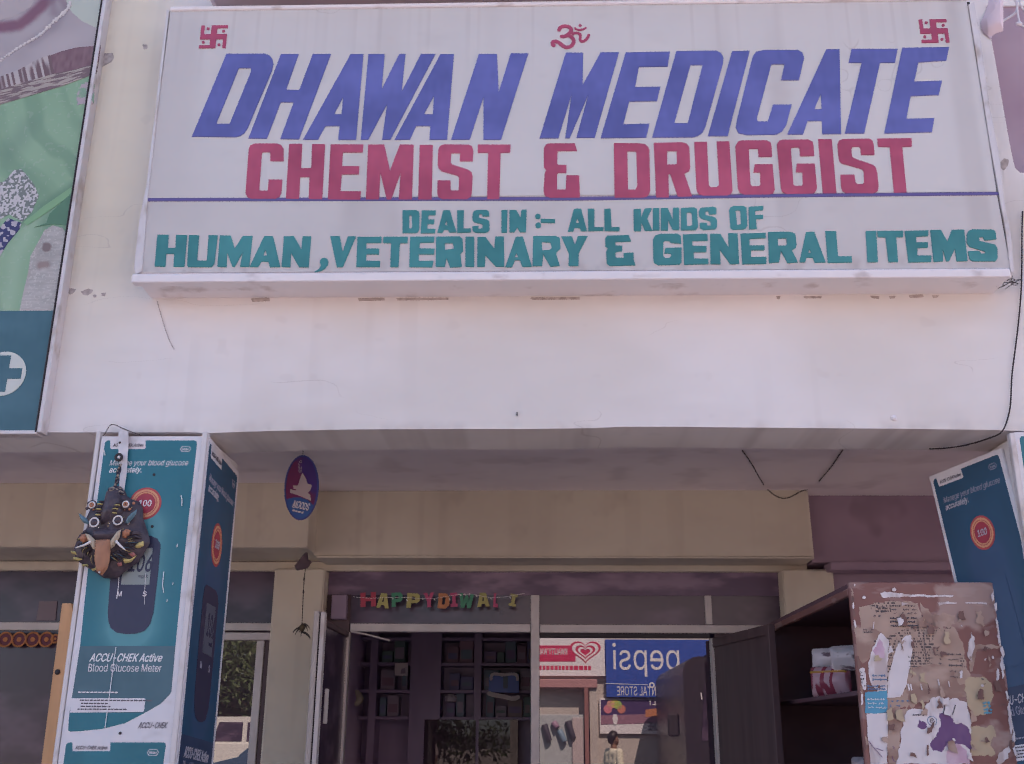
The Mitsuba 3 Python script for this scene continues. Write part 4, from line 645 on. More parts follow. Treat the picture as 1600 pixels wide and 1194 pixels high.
# ------------------------------------------------------------------ hanging things under the canopy
Ov = thing('oval_dangler', 'oval violet and blue advertising dangler hanging from the veranda ceiling', 'hanging sign')
OY = 0.9
oc = [(-1.1723,2.6313)][0]
ell = affinity.rotate(affinity.scale(Point(oc).buffer(1, 24), .0835, .160), 2)
A(Ov + '__board', front(ell, OY, .008), mat('ov_rim', (0.070, 0.085, 0.30), .3))
A(Ov + '__print', front(affinity.scale(ell, .90, .945), OY - .0015, .002), mat('ov_violet', proc(lambda p, n, uv: mix((0.19, 0.045, 0.13), (0.085, 0.05, 0.235), smoothstep(-.03, .05, (p.x + 1.17) + (p.z - 2.66) * .5 + .12 * (fbm(p.x * 22, p.z * 22, 0.0, 3) - .5)))), .3))
lowb = Polygon([(-1.2632,2.5594),(-1.2331,2.5735),(-1.2025,2.5814),(-1.1713,2.5807),(-1.1393,2.5688),(-1.113,2.5468),(-1.0927,2.5218),(-1.0879,2.4471),(-1.2548,2.447)]).intersection(affinity.scale(ell, .93, .96))
A(Ov + '__print', front(lowb, OY - .0028, .0025), mat('ov_blue', (0.05, 0.12, 0.36), .3))
A(Ov + '__emblem', front(Polygon([(-1.1716,2.6987),(-1.1557,2.6732),(-1.1462,2.6477),(-1.1238,2.6398),(-1.1287,2.6192),(-1.1417,2.6034),(-1.1283,2.5908),(-1.123,2.5672),(-1.1461,2.5766),(-1.1719,2.5892),(-1.1942,2.5965),(-1.2235,2.605),(-1.2246,2.6193),(-1.2016,2.6123),(-1.1898,2.6224),(-1.2093,2.6249),(-1.2102,2.6376),(-1.1877,2.6376),(-1.1819,2.6668)]).buffer(.002), OY - .0030, .003), mat('ov_pale', (0.50, 0.42, 0.44), .4))
A(Ov + '__emblem', front(unary_union([stroke([(-1.1922,2.7468),(-1.1887,2.7051)], .0035), stroke([(-1.1801,2.7307),(-1.1799,2.7051)], .003), Point([(-1.1851,2.758)][0]).buffer(.006).difference(Point([(-1.1851,2.758)][0]).buffer(.0035))]), OY - .0030, .003), 'm_ov_pale')
A0 = [(-1.2108,2.5327)][0]
A(Ov + '__lettering', xf(text('MOODS', .034, True, .12, .080, .002), move(A0[0], OY - .0028, A0[1]) @ FRONT @ rotz(-.20)), WHITE)
A0 = [(-1.2086,2.5139)][0]
A(Ov + '__small_print', xf(slab(unary_union([Polygon([(q_, 0), (q_ + w_q, 0), (q_ + w_q, .008), (q_, .008)]) for q_, w_q in ((0, .012), (.015, .008), (.026, .016), (.045, .010))]), .002), move(A0[0], OY - .0028, A0[1]) @ FRONT @ rotz(-.22)), PALE)
A(Ov + '__string', tube([(oc[0] - .006, OY + .004, oc[1] + .155), (oc[0] - .006, OY + .004, 2.84)], .0012, 5), WIRE)

Nm = thing('lemon_chilli_charm', 'dried lemon and chilli charm hanging on a knotted string before the cream column', 'charm')
sp = [(-1.3484,1.88,2.4452),(-1.3476,1.88,2.3804),(-1.3512,1.88,2.3267),(-1.35,1.88,2.2556),(-1.3487,1.88,2.1851),(-1.3473,1.88,2.1115),(-1.3449,1.88,2.0767)]
A(Nm + '__string', tube(sp, .0022, 6), WIRE)
for t_ in (1, 2):
    A(Nm + '__knot', ball(sp[t_ + 1], .0075, 1, (.7, .7, 1.6)), WIRE, True)
nc = [(-1.3444,1.88,2.0698)][0]
A(Nm + '__lemon', ball((nc[0], nc[1], nc[2] - .012), .017, 2, (1, 1, 1.15)), mat('lemon', (0.11, 0.085, 0.05), .6), True)
CHIL = mat('chilli', (0.045, 0.042, 0.04), .5)
rr = random.Random(3)
for i in range(9):
    a = i * 2.4; l = .045 + .02 * rr.random()
    d = np.array([math.cos(a) * .95, math.sin(a) * .5, -.15 - .5 * rr.random()]); d /= np.linalg.norm(d)
    b0 = np.array([nc[0], nc[1], nc[2] + .010 - .022 * (i % 3)])
    A(Nm + '__chilli', tube(smooth_path([b0, b0 + d * l * .5 + (0, 0, .006), b0 + d * l + (0, 0, -.010)], 4), np.interp(np.arange(9), [0, 2, 8], [.003, .0055, .001]), 6), CHIL, True)
hk = thing('torn_sack_scrap', 'dark torn cloth scrap stuck at the beam corner above the charm', 'cloth')
A(hk, xf(dome([(-1.3694,2.3735),(-1.3492,2.3998),(-1.3169,2.4456),(-1.3011,2.4482),(-1.2949,2.4086),(-1.2737,2.3955),(-1.2934,2.3605),(-1.3543,2.3473)], .02, .006, lump=1.2), move(0, 1.70, 0) @ FRONT), mat('scrap', (0.10, 0.07, 0.085), .9), True)

# ------------------------------------------------------------------ the demon mask on the pillar
K = thing('demon_mask', 'dark painted demon mask with white ringed eyes and long tongue hung on the pillar', 'mask')
NAV = mat('k_navy', proc(lambda p, n, uv: mix((0.034, 0.026, 0.040), (0.095, 0.070, 0.085), fbm(p.x * 60, p.y * 60, p.z * 60, 3))), 0.38)
mat('k_tealdk', (0.06, 0.10, 0.15), .45); KTEAL = mat('k_teal', (0.13, 0.22, 0.27), .45); KORG = mat('k_org', (0.40, 0.17, 0.10), .45); KWHT = mat('k_wht', (0.66, 0.62, 0.62), .4); KYEL = mat('k_yel', (0.52, 0.42, 0.17), .45)
KTON = mat('k_ton', proc(lambda p, n, uv: mix((0.30, 0.13, 0.075), (0.40, 0.20, 0.12), fbm(p.x * 40, p.y * 40, p.z * 25, 3))), .5)
MY = -0.055
def kd(part, poly, h, step, m, lift=0.0, power=.5, lump=0.0, par=None):
    return A((par or K) + '__' + part, xf(dome(poly, h, step, power, lump), move(0, MY - lift, 0) @ FRONT), m, 40)
hd = Polygon([(-1.7051,2.3952),(-1.678,2.4084),(-1.6459,2.4031),(-1.6324,2.3793),(-1.6099,2.3662),(-1.5829,2.3583),(-1.5652,2.3321),(-1.5592,2.2905),(-1.5371,2.2439),(-1.5236,2.208),(-1.5228,2.1926),(-1.5427,2.1518),(-1.5596,2.1214),(-1.6064,2.086),(-1.6338,2.0599),(-1.6849,2.0608),(-1.724,2.0858),(-1.7626,2.1059),(-1.8021,2.1312),(-1.817,2.1719),(-1.8045,2.2231),(-1.7706,2.2593),(-1.7852,2.2904),(-1.7719,2.3269),(-1.7291,2.3583),(-1.707,2.3688)]).buffer(0.004).buffer(-.004)
kd('face', hd, .060, .008, NAV, 0, .55, .5)
kd('forehead', [(-1.7018,2.3899),(-1.6609,2.3978),(-1.6416,2.3688),(-1.624,2.3112),(-1.6435,2.2593),(-1.7057,2.2593),(-1.7229,2.3112),(-1.7056,2.3583)], .035, .007, NAV, .038, .55, .3)
kd('muzzle', [(-1.7289,2.2386),(-1.6785,2.249),(-1.6151,2.2387),(-1.6216,2.2079),(-1.6499,2.1874),(-1.7015,2.1873),(-1.73,2.2078)], .030, .007, NAV, .046)
EY = [(-1.7219,-0.12,2.264),(-1.6311,-0.12,2.2718)]
for (x, y_, z) in EY:
    A(K + '__eye', ball((x, MY - .062, z), .0145, 2, (1, .8, 1)), NAV, True)
    A(K + '__eye_ring', ring((x, MY - .066, z), .0165, .0036, 1, 20, 6), KWHT, True)
for pl in ([(-1.7948,2.3034),(-1.7807,2.2956),(-1.7608,2.2826),(-1.7453,2.2645),(-1.7514,2.2593),(-1.7687,2.2645),(-1.7838,2.28)], [(-1.6079,2.2645),(-1.6004,2.2879),(-1.5867,2.3034),(-1.5686,2.3175),(-1.5705,2.2982),(-1.5836,2.2775),(-1.5972,2.262)]):
    kd('ear', pl, .016, .004, KTEAL, .050)
for a, b in (([(-1.7109,2.3468)][0], [(-1.7152,2.2842)][0]), ([(-1.6422,2.34)][0], [(-1.654,2.293)][0])):
    for i in range(7):
        t = i / 6; c = (a[0] + (b[0] - a[0]) * t, MY - .052 - .010 * math.sin(t * 3.1), a[1] + (b[1] - a[1]) * t)
        A(K + '__brow_coil', ring(c, .0085, .0026, 2, 12, 5), KYEL if i % 2 else NAV, True)
for c in [(-1.7458,-0.12,2.3347),(-1.6142,-0.12,2.3373)]:
    c = (c[0], MY - .048, c[2])
    for r_, m_ in ((.016, NAV), (.011, KWHT), (.006, KORG)):
        A(K + '__curl', ring((c[0], c[1] - (.016 - r_) * .6, c[2]), r_, .0035, 1, 14, 6), m_, True)
for i, c in enumerate([(-1.7626,-0.12,2.3426),(-1.7396,-0.12,2.3191),(-1.6246,-0.12,2.3583),(-1.599,-0.12,2.3191),(-1.766,-0.12,2.3217),(-1.5862,-0.12,2.3426)]):
    A(K + '__curl_bead', ball((c[0], MY - .045, c[2]), .006, 1), KORG if i % 2 else NAV, True)
for pl in ([(-1.7765,2.2077),(-1.7705,2.2206),(-1.7528,2.2232),(-1.741,2.2129),(-1.7428,2.195),(-1.7582,2.1873),(-1.7722,2.1949)], [(-1.6141,2.231),(-1.5999,2.2413),(-1.5827,2.2362),(-1.5819,2.2207),(-1.598,2.2053),(-1.6113,2.2079)]):
    kd('cheek', pl, .014, .004, KORG, .052)
for pl in ([(-1.7514,2.2206),(-1.734,2.2181),(-1.7077,2.195),(-1.6949,2.1567),(-1.7136,2.1618),(-1.7357,2.1924)], [(-1.6147,2.2362),(-1.6293,2.2284),(-1.6506,2.1925),(-1.6477,2.1619),(-1.6326,2.1721),(-1.6164,2.2079)]):
    kd('lip', pl, .014, .004, mat('k_lip', (0.46, 0.38, 0.29), .45) if 'm_k_lip' not in scene else 'm_k_lip', .066)
for q in ([(-1.7195,-0.12,2.1873),(-1.746,-0.12,2.173),(-1.7757,-0.12,2.1638)], [(-1.6234,-0.12,2.1895),(-1.6043,-0.12,2.1721),(-1.5832,-0.12,2.1559)]):
    A(K + '__tusk', tube([(x, MY - .078, z) for x, y_, z in q], [.0058, .0045, .0018], 7), KWHT, True)
kd('tongue', [(-1.7035,2.195),(-1.6487,2.1976),(-1.6418,2.1517),(-1.6409,2.1162),(-1.6447,2.086),(-1.662,2.0608),(-1.6862,2.0784),(-1.699,2.1212)], .018, .006, KTON, .074, .35)
A(K + '__tongue_tip', ball(([(-1.6657,2.0699)][0][0], MY - .092, [(-1.6657,2.0699)][0][1]), .0035, 1), KWHT, True)
for pl in ([(-1.5761,2.1732),(-1.5553,2.1926),(-1.537,2.1987),(-1.5337,2.1799),(-1.5527,2.1712)], [(-1.6122,2.1325),(-1.581,2.129),(-1.5562,2.1442),(-1.5746,2.1189),(-1.5994,2.1123)], [(-1.8155,2.1607),(-1.7957,2.1592),(-1.7876,2.1454),(-1.8071,2.149)],
           [(-1.8028,2.1363),(-1.7873,2.1363),(-1.7632,2.1287),(-1.7801,2.1211),(-1.7989,2.1271)], [(-1.7655,2.1085),(-1.7428,2.111),(-1.7364,2.1019),(-1.7594,2.1009)], [(-1.7247,2.0909),(-1.7052,2.0985),(-1.7015,2.0899),(-1.7186,2.0833)]):
    kd('flame', pl, .010, .004, KYEL, .030)
for pl in ([(-1.5886,2.1492),(-1.5689,2.1559),(-1.5582,2.1442),(-1.5717,2.1366)], [(-1.6278,2.1137),(-1.6105,2.1188),(-1.606,2.1037),(-1.621,2.1001)]):
    kd('flame', pl, .010, .004, mat('k_pnk', (0.36, 0.14, 0.13), .45) if 'm_k_pnk' not in scene else 'm_k_pnk', .034)
rr = random.Random(11)
for i in range(26):
    a = rr.uniform(2.8, 6.6); cx, cz = [(-1.6732,2.2078)][0]
    x0, z0 = cx + .085 * math.cos(a), cz + .085 * math.sin(a) * .7
    x1, z1 = cx + .128 * math.cos(a), cz + .125 * math.sin(a) * .8
    if not hd.buffer(-.006).contains(Point(x1, z1)): x1, z1 = cx + .105 * math.cos(a), cz + .10 * math.sin(a) * .8
    A(K + '__mane_lock', tube([(x0, MY - .045, z0), ((x0 + x1) / 2, MY - .042, (z0 + z1) / 2 + .004), (x1, MY - .012, z1)], [.004, .007, .003], 6), NAV, True)
KG = mat('k_gold', (0.40, 0.30, 0.13), .45)
for i in range(90):
    a = rr.uniform(2.75, 6.7); cx, cz = [(-1.6725,2.2027)][0]; f0 = rr.uniform(.62, .8); f1 = f0 + rr.uniform(.15, .30)
    q0 = (cx + .118 * f0 * math.cos(a), cz + .112 * f0 * math.sin(a) * .85); q1 = (cx + .118 * f1 * math.cos(a + .1), cz + .112 * f1 * math.sin(a + .1) * .85)
    if hd.contains(Point(q1)):
        A(K + '__hair_strand', tube([(q0[0], MY - .056, q0[1]), ((q0[0] + q1[0]) / 2, MY - .052, (q0[1] + q1[1]) / 2), (q1[0], MY - .022, q1[1])], [.0012, .0016, .0006], 5), KG if i % 5 == 0 else ('m_k_tealdk' if i % 5 == 1 else DARK))
for i in range(34):
    u, v = rr.uniform(-.085, .085), rr.uniform(-.075, .06); x, z = [(-1.6759,2.2697)][0][0] + u, [(-1.6759,2.2697)][0][1] + v
    if hd.buffer(-.02).contains(Point(x, z)): A(K + '__painted_dot', ball((x, MY - .060 + .25 * abs(u), z), .0022, 1), (KG, KWHT, KORG)[i % 3])
# crest, twisted cord and ring that it hangs from
cr0 = [(-1.6818,-0.1,2.397),(-1.6798,-0.1,2.4103),(-1.6729,-0.1,2.4316),(-1.6721,-0.1,2.4583),(-1.6691,-0.1,2.4851),(-1.6677,-0.1,2.5039)]
A(K + '__crest', xf(dome([(-1.711,2.3785),(-1.7072,2.4103),(-1.6822,2.4209),(-1.655,2.4145),(-1.638,2.3837),(-1.6604,2.3732)], .03, .006, .5, .6), move(0, MY - .01, 0) @ FRONT), mat('k_crest', proc(lambda p, n, uv: mix((0.03, 0.025, 0.045), (0.30, 0.24, 0.19), smoothstep(.55, .7, noise(p.x * 160, p.y * 160, p.z * 160)))), .5), 40)
cp = smooth_path([(x, MY - .02, z) for x, y_, z in cr0], 8)
for s in (0, 1):
    th = np.linspace(0, 9, len(cp)) + s * math.pi
    A(K + '__cord', tube(cp + np.c_[np.cos(th), np.sin(th), 0 * th] * .0045, .0042, 6), 'm_k_crest', True)
rc = [(-1.6844,-0.06,2.5358)][0]
A(K + '__hanging_ring', ring((rc[0], MY - .004, rc[2]), .0125, .005, 1, 20, 8), DARK, True)
A(K + '__hook', ball((rc[0], MY - .004, rc[2]), .006, 1), PALE, True)
sb = thing('white_strap', 'white tape strip running down from the fascia behind the mask ring', 'strap')
A(sb, front(Polygon([(-1.7003,2.6042),(-1.7024,2.6733),(-1.6672,2.6572),(-1.659,2.6042),(-1.6508,2.4733),(-1.6522,2.4012),(-1.6712,2.4012),(-1.6751,2.4733)]).buffer(.0008), -0.0475, .003), BOARD)
A(sb + '__screw', ball(([(-1.6919,2.5989)][0][0], -0.0485, [(-1.6919,2.5989)][0][1]), .005, 1), DARK, True)
ws = thing('thin_wire', 'thin slack wire looped over the top of the pillar poster', 'wire')
A(ws, tube(smooth_path([(-1.7646,-0.05,2.6268),(-1.7496,-0.05,2.6507),(-1.7343,-0.05,2.6733),(-1.7075,-0.05,2.6666),(-1.6637,-0.05,2.6478),(-1.6043,-0.05,2.6265)]), .0016, 5), WIRE)
ws = thing('thin_wire', 'thin wire running from the sign corner down the fascia', 'wire')
A(ws, tube(smooth_path([(-1.6281,-0.006,3.2279),(-1.6013,-0.006,3.1582),(-1.575,-0.006,3.092),(-1.5506,-0.006,3.0407),(-1.5311,-0.006,3.0095)]), .0013, 5), mat('wiregrey', (0.25, 0.21, 0.21), .6))
# orange plank left of the pillar
Pk = thing('orange_plank', 'upright orange painted plank with one bolt left of the pillar poster', 'plank')
pk = [(-1.9934,2.0045),(-1.989,2.0072),(-1.9567,2.0073),(-1.9409,1.9655),(-1.9344,1.9189),(-1.9246,1.3823)] + [(-1.928, 0.06), (-1.99, 0.06)] + [(-1.9881,1.3819)]
A(Pk + '__board', front(Polygon(pk).buffer(0), 0.3, .03), mat('plank', proc(lambda p, n, uv: mix((0.50, 0.26, 0.125), (0.66, 0.37, 0.19), fbm(p.x * 40, p.y * 40, p.z * 3, 4))), .55))
q = [(-1.9727,1.7326)][0]
A(Pk + '__bolt', ball((q[0], .298, q[1]), .011, 2, (1, .6, 1)), DARK, True)
# door garland in the neighbouring shop
Gd = thing('door_garland', 'valance of orange and maroon rosettes hung across the dark doorway at far left', 'garland')
for i in range(6):
    c = [(-3.2448,2.0142),(-3.1541,2.0146),(-3.073,2.0149),(-2.9919,2.0152),(-2.911,2.0155),(-2.8593,2.0202)][i]
    r_ = .040 if i < 5 else .022
    rs = A(Gd + '__rosette', front(disc(c[0], c[1], r_, 18), 2.186, .006), mat('gd_r', (0.13, 0.04, 0.06), .7) if 'm_gd_r' not in scene else 'm_gd_r')
    A(rs + '__rim', ring((c[0], 2.184, c[1]), r_, .006, 1, 18, 6), mat('gd_o', (0.42, 0.17, 0.07), .7) if 'm_gd_o' not in scene else 'm_gd_o', True)
    A(rs + '__heart', front(disc(c[0], c[1], r_ * .35, 10), 2.183, .004), 'm_gd_o')

# ------------------------------------------------------------------ cables
C1 = thing('black_cable', 'black cable dropping beside the fascia end and curving under the soffit', 'cable')
A(C1, tube(smooth_path([(2.0194,-0.012,3.611),(1.9871,-0.012,3.4041),(1.9638,-0.012,3.2599),(1.9334,-0.012,3.1186),(1.8984,-0.012,2.9802),(1.8654,-0.012,2.8444),(1.8442,-0.012,2.7377),(1.8244,-0.012,2.685)] + [(1.7919,-0.0346,2.642),(1.7844,0.0595,2.642),(1.7468,0.1476,2.642),(1.6912,0.2081,2.642),(1.6004,0.2334,2.642)]), .0030, 6), WIRE, True)
C2 = thing('black_cable', 'thin loose wire sagging from the ceiling to the beam corner', 'cable')
A(C2, tube(smooth_path([(0.9715,0.987,2.834),(1.0082,1.0877,2.834),(1.0765,1.2867,2.834),(1.1583,1.5447,2.834),(1.2181,1.7297,2.834)] + [(1.2839,1.885,2.8286),(1.3216,1.885,2.7989),(1.3642,1.885,2.7878),(1.4386,1.885,2.8174),(1.4982,1.885,2.8396)]), .0028, 5), WIRE, True)
C3 = thing('black_cable', 'straight thin wire across the dark ceiling right of the beam', 'cable')
A(C3, tube([(1.4576,0.9777,2.834),(1.4909,1.33,2.834),(1.5064,1.6522,2.834)], .0028, 5), WIRE, True)
Fw = thing('frayed_wires', 'tangle of frayed dark wires at the lower corner of the shop sign', 'wires')
rr = random.Random(5)
for pth in ([(1.8089,-0.06,3.2614),(1.8366,-0.06,3.2578),(1.8679,-0.06,3.2648),(1.8739,-0.06,3.2767)], [(1.8226,-0.06,3.2508),(1.8523,-0.06,3.2458),(1.8883,-0.06,3.2551),(1.9257,-0.06,3.274),(1.9577,-0.06,3.2857)], [(1.8393,-0.06,3.2459),(1.8679,-0.06,3.2648),(1.886,-0.06,3.2695),(1.9213,-0.06,3.274)],
            [(1.8647,-0.06,3.2409),(1.8716,-0.06,3.26),(1.8761,-0.06,3.2767)], [(1.8343,-0.06,3.2411),(1.858,-0.06,3.2553),(1.889,-0.06,3.2599),(1.9373,-0.06,3.2643)], [(1.882,-0.06,3.2408),(1.9103,-0.06,3.2573),(1.9527,-0.06,3.281)], [(1.8459,-0.06,3.2626),(1.891,-0.06,3.2742),(1.9266,-0.06,3.2501)], [(1.9053,-0.06,3.2837),(1.9113,-0.06,3.2645),(1.9219,-0.06,3.2477)]):
    A(Fw + '__strand', tube(smooth_path([(x, y_ + rr.uniform(-.02, .02), z) for x, y_, z in pth], 5), .0017, 5), WIRE)
Wc = thing('white_cable', 'loose white cables hanging by the dark wall at the top corner', 'cable')
A(Wc, tube(smooth_path([(2.1527,0.2,4.7024),(2.1796,0.2,4.7236),(2.2126,0.2,4.7448),(2.2396,0.2,4.7661),(2.2528,0.2,4.795),(2.2519,0.2,4.8316),(2.248,0.2,4.8683)]), .006, 6), PALE, True)
A(Wc + '__loop', tube(smooth_path([(2.2423,0.18,4.7797),(2.2401,0.18,4.7435),(2.241,0.18,4.7075),(2.2488,0.18,4.6786),(2.2736,0.18,4.6854)]), .005, 6), PALE, True)
A(Wc + '__loop', tube(smooth_path([(2.2595,0.18,4.8377),(2.2623,0.18,4.7939),(2.2731,0.18,4.7647),(2.2949,0.18,4.7498)]), .005, 6), PALE, True)
A(Wc + '__junction', ball([(2.2384,0.18,4.6895)][0], .012, 1, (1.4, .8, 1)), PALE, True)
Ps = thing('plastic_sheet', 'torn pale plastic sheet stuck on the wall end above the sign corner', 'plastic sheet')
A(Ps, xf(dome([(2.0395,4.7196),(2.0942,4.7186),(2.0661,4.5149),(2.0182,4.4972),(2.0062,4.4716),(1.9891,4.4922),(1.9719,4.513),(1.9708,4.561),(1.9998,4.6157)], .03, .02, .4, 1.5), move(0, -0.006, 0) @ FRONT), mat('sheet', (0.60, 0.50, 0.56), .35), 25)

# ------------------------------------------------------------------ paper-covered cabinet
Cb = thing('open_cabinet', 'brown open shelf cabinet with its end covered in torn posters', 'cabinet')
def f_cab(p, n, uv):
    c = mix((0.175, 0.078, 0.075), (0.245, 0.118, 0.105), fbm(p.x * 6, p.y * 6, p.z * 5, 4))
    worn = smoothstep(0.57, 0.66, fbm(p.x * 9 + 2, p.y * 9, p.z * 22, 4))
    pale = smoothstep(0.63, 0.70, fbm(p.x * 5 + 8, p.y * 5, p.z * 4 + 3, 5))
    return mix(mix(c, (0.30, 0.20, 0.19), worn * .6), (0.46, 0.36, 0.33), pale * .55)
CAB = mat('cabinet', proc(f_cab), .5, .35, proc(lambda p, n, uv: fbm(p.x * 25, p.y * 25, p.z * 25, 3), 2e-3), .003)
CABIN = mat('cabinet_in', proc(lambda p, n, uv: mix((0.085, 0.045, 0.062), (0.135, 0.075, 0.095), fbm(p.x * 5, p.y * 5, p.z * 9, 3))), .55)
CY = 0.2
A(Cb + '__end_panel', box(1.208, 1.786, CY, CY + .025, 0.06, 2.088, .005), CAB)
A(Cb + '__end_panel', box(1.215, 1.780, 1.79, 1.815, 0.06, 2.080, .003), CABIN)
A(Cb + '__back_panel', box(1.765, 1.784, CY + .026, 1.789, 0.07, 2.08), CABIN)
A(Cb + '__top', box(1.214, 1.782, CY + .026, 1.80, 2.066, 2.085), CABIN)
A(Cb + '__top_rail', box(1.206, 1.226, CY + .026, 1.83, 2.035, 2.065, .003), CAB)
A(Cb + '__stile', box(1.204, 1.232, 1.816, 1.85, 0.06, 2.08, .003), ALU)
for z in (1.675, 1.29, 0.90, 0.50, 0.10):
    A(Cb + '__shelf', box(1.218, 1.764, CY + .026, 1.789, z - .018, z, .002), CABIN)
# torn posters and paper left on the end panel
NEWS = mat('newsprint', proc(lambda p, n, uv: mix(mix((0.33, 0.225, 0.185), (0.45, 0.33, 0.275), fbm(p.x * 14, p.z * 14, 0.0, 4)), (0.10, 0.08, 0.08),
        smoothstep(.50, .60, noise(p.x * 230, dr.floor(p.z * 95) * 7.3, 2.0)) * smoothstep(.22, .34, dr.abs(p.z * 95 - dr.floor(p.z * 95) - .5) * -1 + .62) * smoothstep(.50, .56, noise(p.x * 9, p.z * 14, 5.0)))), .75)
TAN = mat('tan_paper', proc(lambda p, n, uv: mix((0.29, 0.185, 0.155), (0.43, 0.315, 0.265), smoothstep(.3, .7, fbm(p.x * 12, p.z * 18, 1.0, 5)))), .75)
WPAP = mat('white_paper', proc(lambda p, n, uv: mix(mix((0.60, 0.555, 0.58), (0.70, 0.655, 0.68), fbm(p.x * 9, p.z * 9, 2.0, 4)), (0.42, 0.33, 0.32), smoothstep(.60, .78, fbm(p.x * 16, p.z * 7, 4.0, 4)) * .7)), .6)
PURP = mat('purple_print', proc(lambda p, n, uv: mix((0.105, 0.045, 0.155), (0.17, 0.095, 0.215), fbm(p.x * 24, p.z * 9, 0.0, 4))), .5)
PINK = mat('pink_print', proc(lambda p, n, uv: mix((0.42, 0.22, 0.36), (0.62, 0.50, 0.57), fbm(p.x * 30, p.z * 30, 0.0, 4))), .5)
SKYB = mat('sky_label', (0.085, 0.30, 0.46), .45); YPAP = mat('yellow_paper', proc(lambda p, n, uv: mix((0.38, 0.29, 0.20), (0.50, 0.41, 0.29), fbm(p.x * 12, p.z * 12, 0.0, 4))), .65)
INKB = mat('ink_black', (0.055, 0.05, 0.07), .5); INKBL = mat('ink_blue', (0.09, 0.17, 0.32), .5)
lv = [0]
def rag(poly, amp, seed):
    """tear the outline of a scrap"""
    pg = Polygon(poly).buffer(0); L = pg.exterior.length; n = max(12, int(L / .006)); P_ = np.array([pg.exterior.interpolate(i / n, normalized=True).coords[0] for i in range(n)])
    d = np.c_[meshkit.noise(np.c_[P_ * 90, np.full(n, seed)]) - .5, meshkit.noise(np.c_[P_ * 90, np.full(n, seed + 40.0)]) - .5]
    return Polygon(P_ + d * amp * 2).buffer(0)
def scrap(poly, m, amp=.005, part='paper_scrap'):
    lv[0] += 1
    return A(Cb + '__' + part, front(rag(poly, amp, lv[0]), CY - .0006 - lv[0] * .00011, .0005), m)
scrap([(1.2388,1.9881),(1.3395,2.0099),(1.4717,2.0084),(1.4786,1.9614),(1.4819,1.9099),(1.6039,1.9103),(1.6245,1.8563),(1.6321,1.7731),(1.6374,1.7202),(1.6142,1.656),(1.5119,1.6496),(1.4507,1.6377),(1.3883,1.6143),(1.3094,1.6023),(1.3217,1.8074),(1.2374,1.909)], NEWS, .006)
scrap([(1.2147,1.915),(1.2863,1.9092),(1.3151,1.8912),(1.287,1.855),(1.2556,1.7833),(1.2302,1.7714),(1.2154,1.8069),(1.2162,1.8668)], TAN)
scrap([(1.4038,1.7544),(1.5265,1.7727),(1.5787,1.7552),(1.5901,1.7024),(1.6306,1.691),(1.6135,1.6502),(1.5119,1.6496),(1.4501,1.6319),(1.4003,1.6143),(1.3846,1.6897)], TAN, .008)
scrap([(1.4832,2.0011),(1.5249,1.9646),(1.6041,1.9618),(1.597,1.9284),(1.5673,1.9102),(1.507,1.916),(1.4819,1.9099)], TAN, .010)
scrap([(1.31,1.6081),(1.3883,1.6143),(1.3779,1.5739),(1.3539,1.5166),(1.3303,1.4071),(1.2891,1.4068)], TAN, .008)
scrap([(1.6261,1.726),(1.6891,1.7263),(1.7152,1.6972),(1.7169,1.6565),(1.6984,1.6159),(1.6826,1.5871),(1.6344,1.5811),(1.6142,1.6328),(1.6112,1.6792)], YPAP, .004)
scrap([(1.6151,1.5467),(1.7032,1.5415),(1.7023,1.5131),(1.6882,1.496),(1.6894,1.4397),(1.6039,1.4363)], YPAP, .008)
scrap([(1.3246,2.0449),(1.3437,2.0499),(1.4474,2.039),(1.6132,2.0351),(1.6062,2.0284),(1.4341,2.0304),(1.335,2.0252)], WPAP, .003)
scrap([(1.5475,2.0104),(1.6222,2.0088),(1.6213,2.0014),(1.5535,1.9988)], WPAP, .003)
scrap([(1.6561,2.0101),(1.7418,2.0091),(1.7379,2.003),(1.6583,2.0034)], WPAP, .003)
scrap([(1.7701,2.0601),(1.7803,2.054),(1.7837,2.0019),(1.7831,1.9532),(1.7856,1.9049),(1.7855,1.8509),(1.7829,1.6684),(1.7824,1.5591),(1.7613,1.5135),(1.7611,1.5761),(1.7799,1.6684),(1.7676,1.7737),(1.7691,1.8509),(1.766,1.9169),(1.7787,1.9653),(1.7739,2.0202)], WPAP, .005)
scrap([(1.7676,1.7737),(1.7807,1.7385),(1.7799,1.6684),(1.7682,1.6916)], mat('scar', (0.33, 0.20, 0.19), .7), .004)
scrap([(1.6688,1.8475),(1.7774,1.8449),(1.7789,1.8342),(1.6757,1.8302),(1.6532,1.7496),(1.6377,1.7466),(1.657,1.8266)], TAN, .004)
scrap([(1.6629,1.8954),(1.6746,1.8685),(1.6608,1.8088),(1.6441,1.7732),(1.6412,1.8206)], WPAP, .006)
scrap([(1.7441,1.7559),(1.7553,1.7501),(1.7445,1.7149),(1.7347,1.709)], WPAP, .004)
scrap([(1.3122,1.8924),(1.3416,1.8642),(1.3234,1.7246),(1.3135,1.6649),(1.283,1.6659),(1.2577,1.695),(1.2539,1.736),(1.2538,1.7833),(1.2864,1.849)], WPAP, .004)
scrap([(1.4272,1.8844),(1.4344,1.8556),(1.4217,1.7959),(1.3894,1.6898),(1.3634,1.6489),(1.3139,1.6457),(1.3246,1.7187),(1.3465,1.7837),(1.3777,1.8494),(1.4048,1.8747)], WPAP, .003)
scrap([(1.2198,1.7583),(1.2393,1.7537),(1.2379,1.6773),(1.2221,1.6761),(1.219,1.7182)], WPAP, .004)
scrap([(1.3096,1.8671),(1.3193,1.8432),(1.3174,1.7955),(1.2816,1.8013),(1.2773,1.8191),(1.2956,1.8491)], PINK, .006)
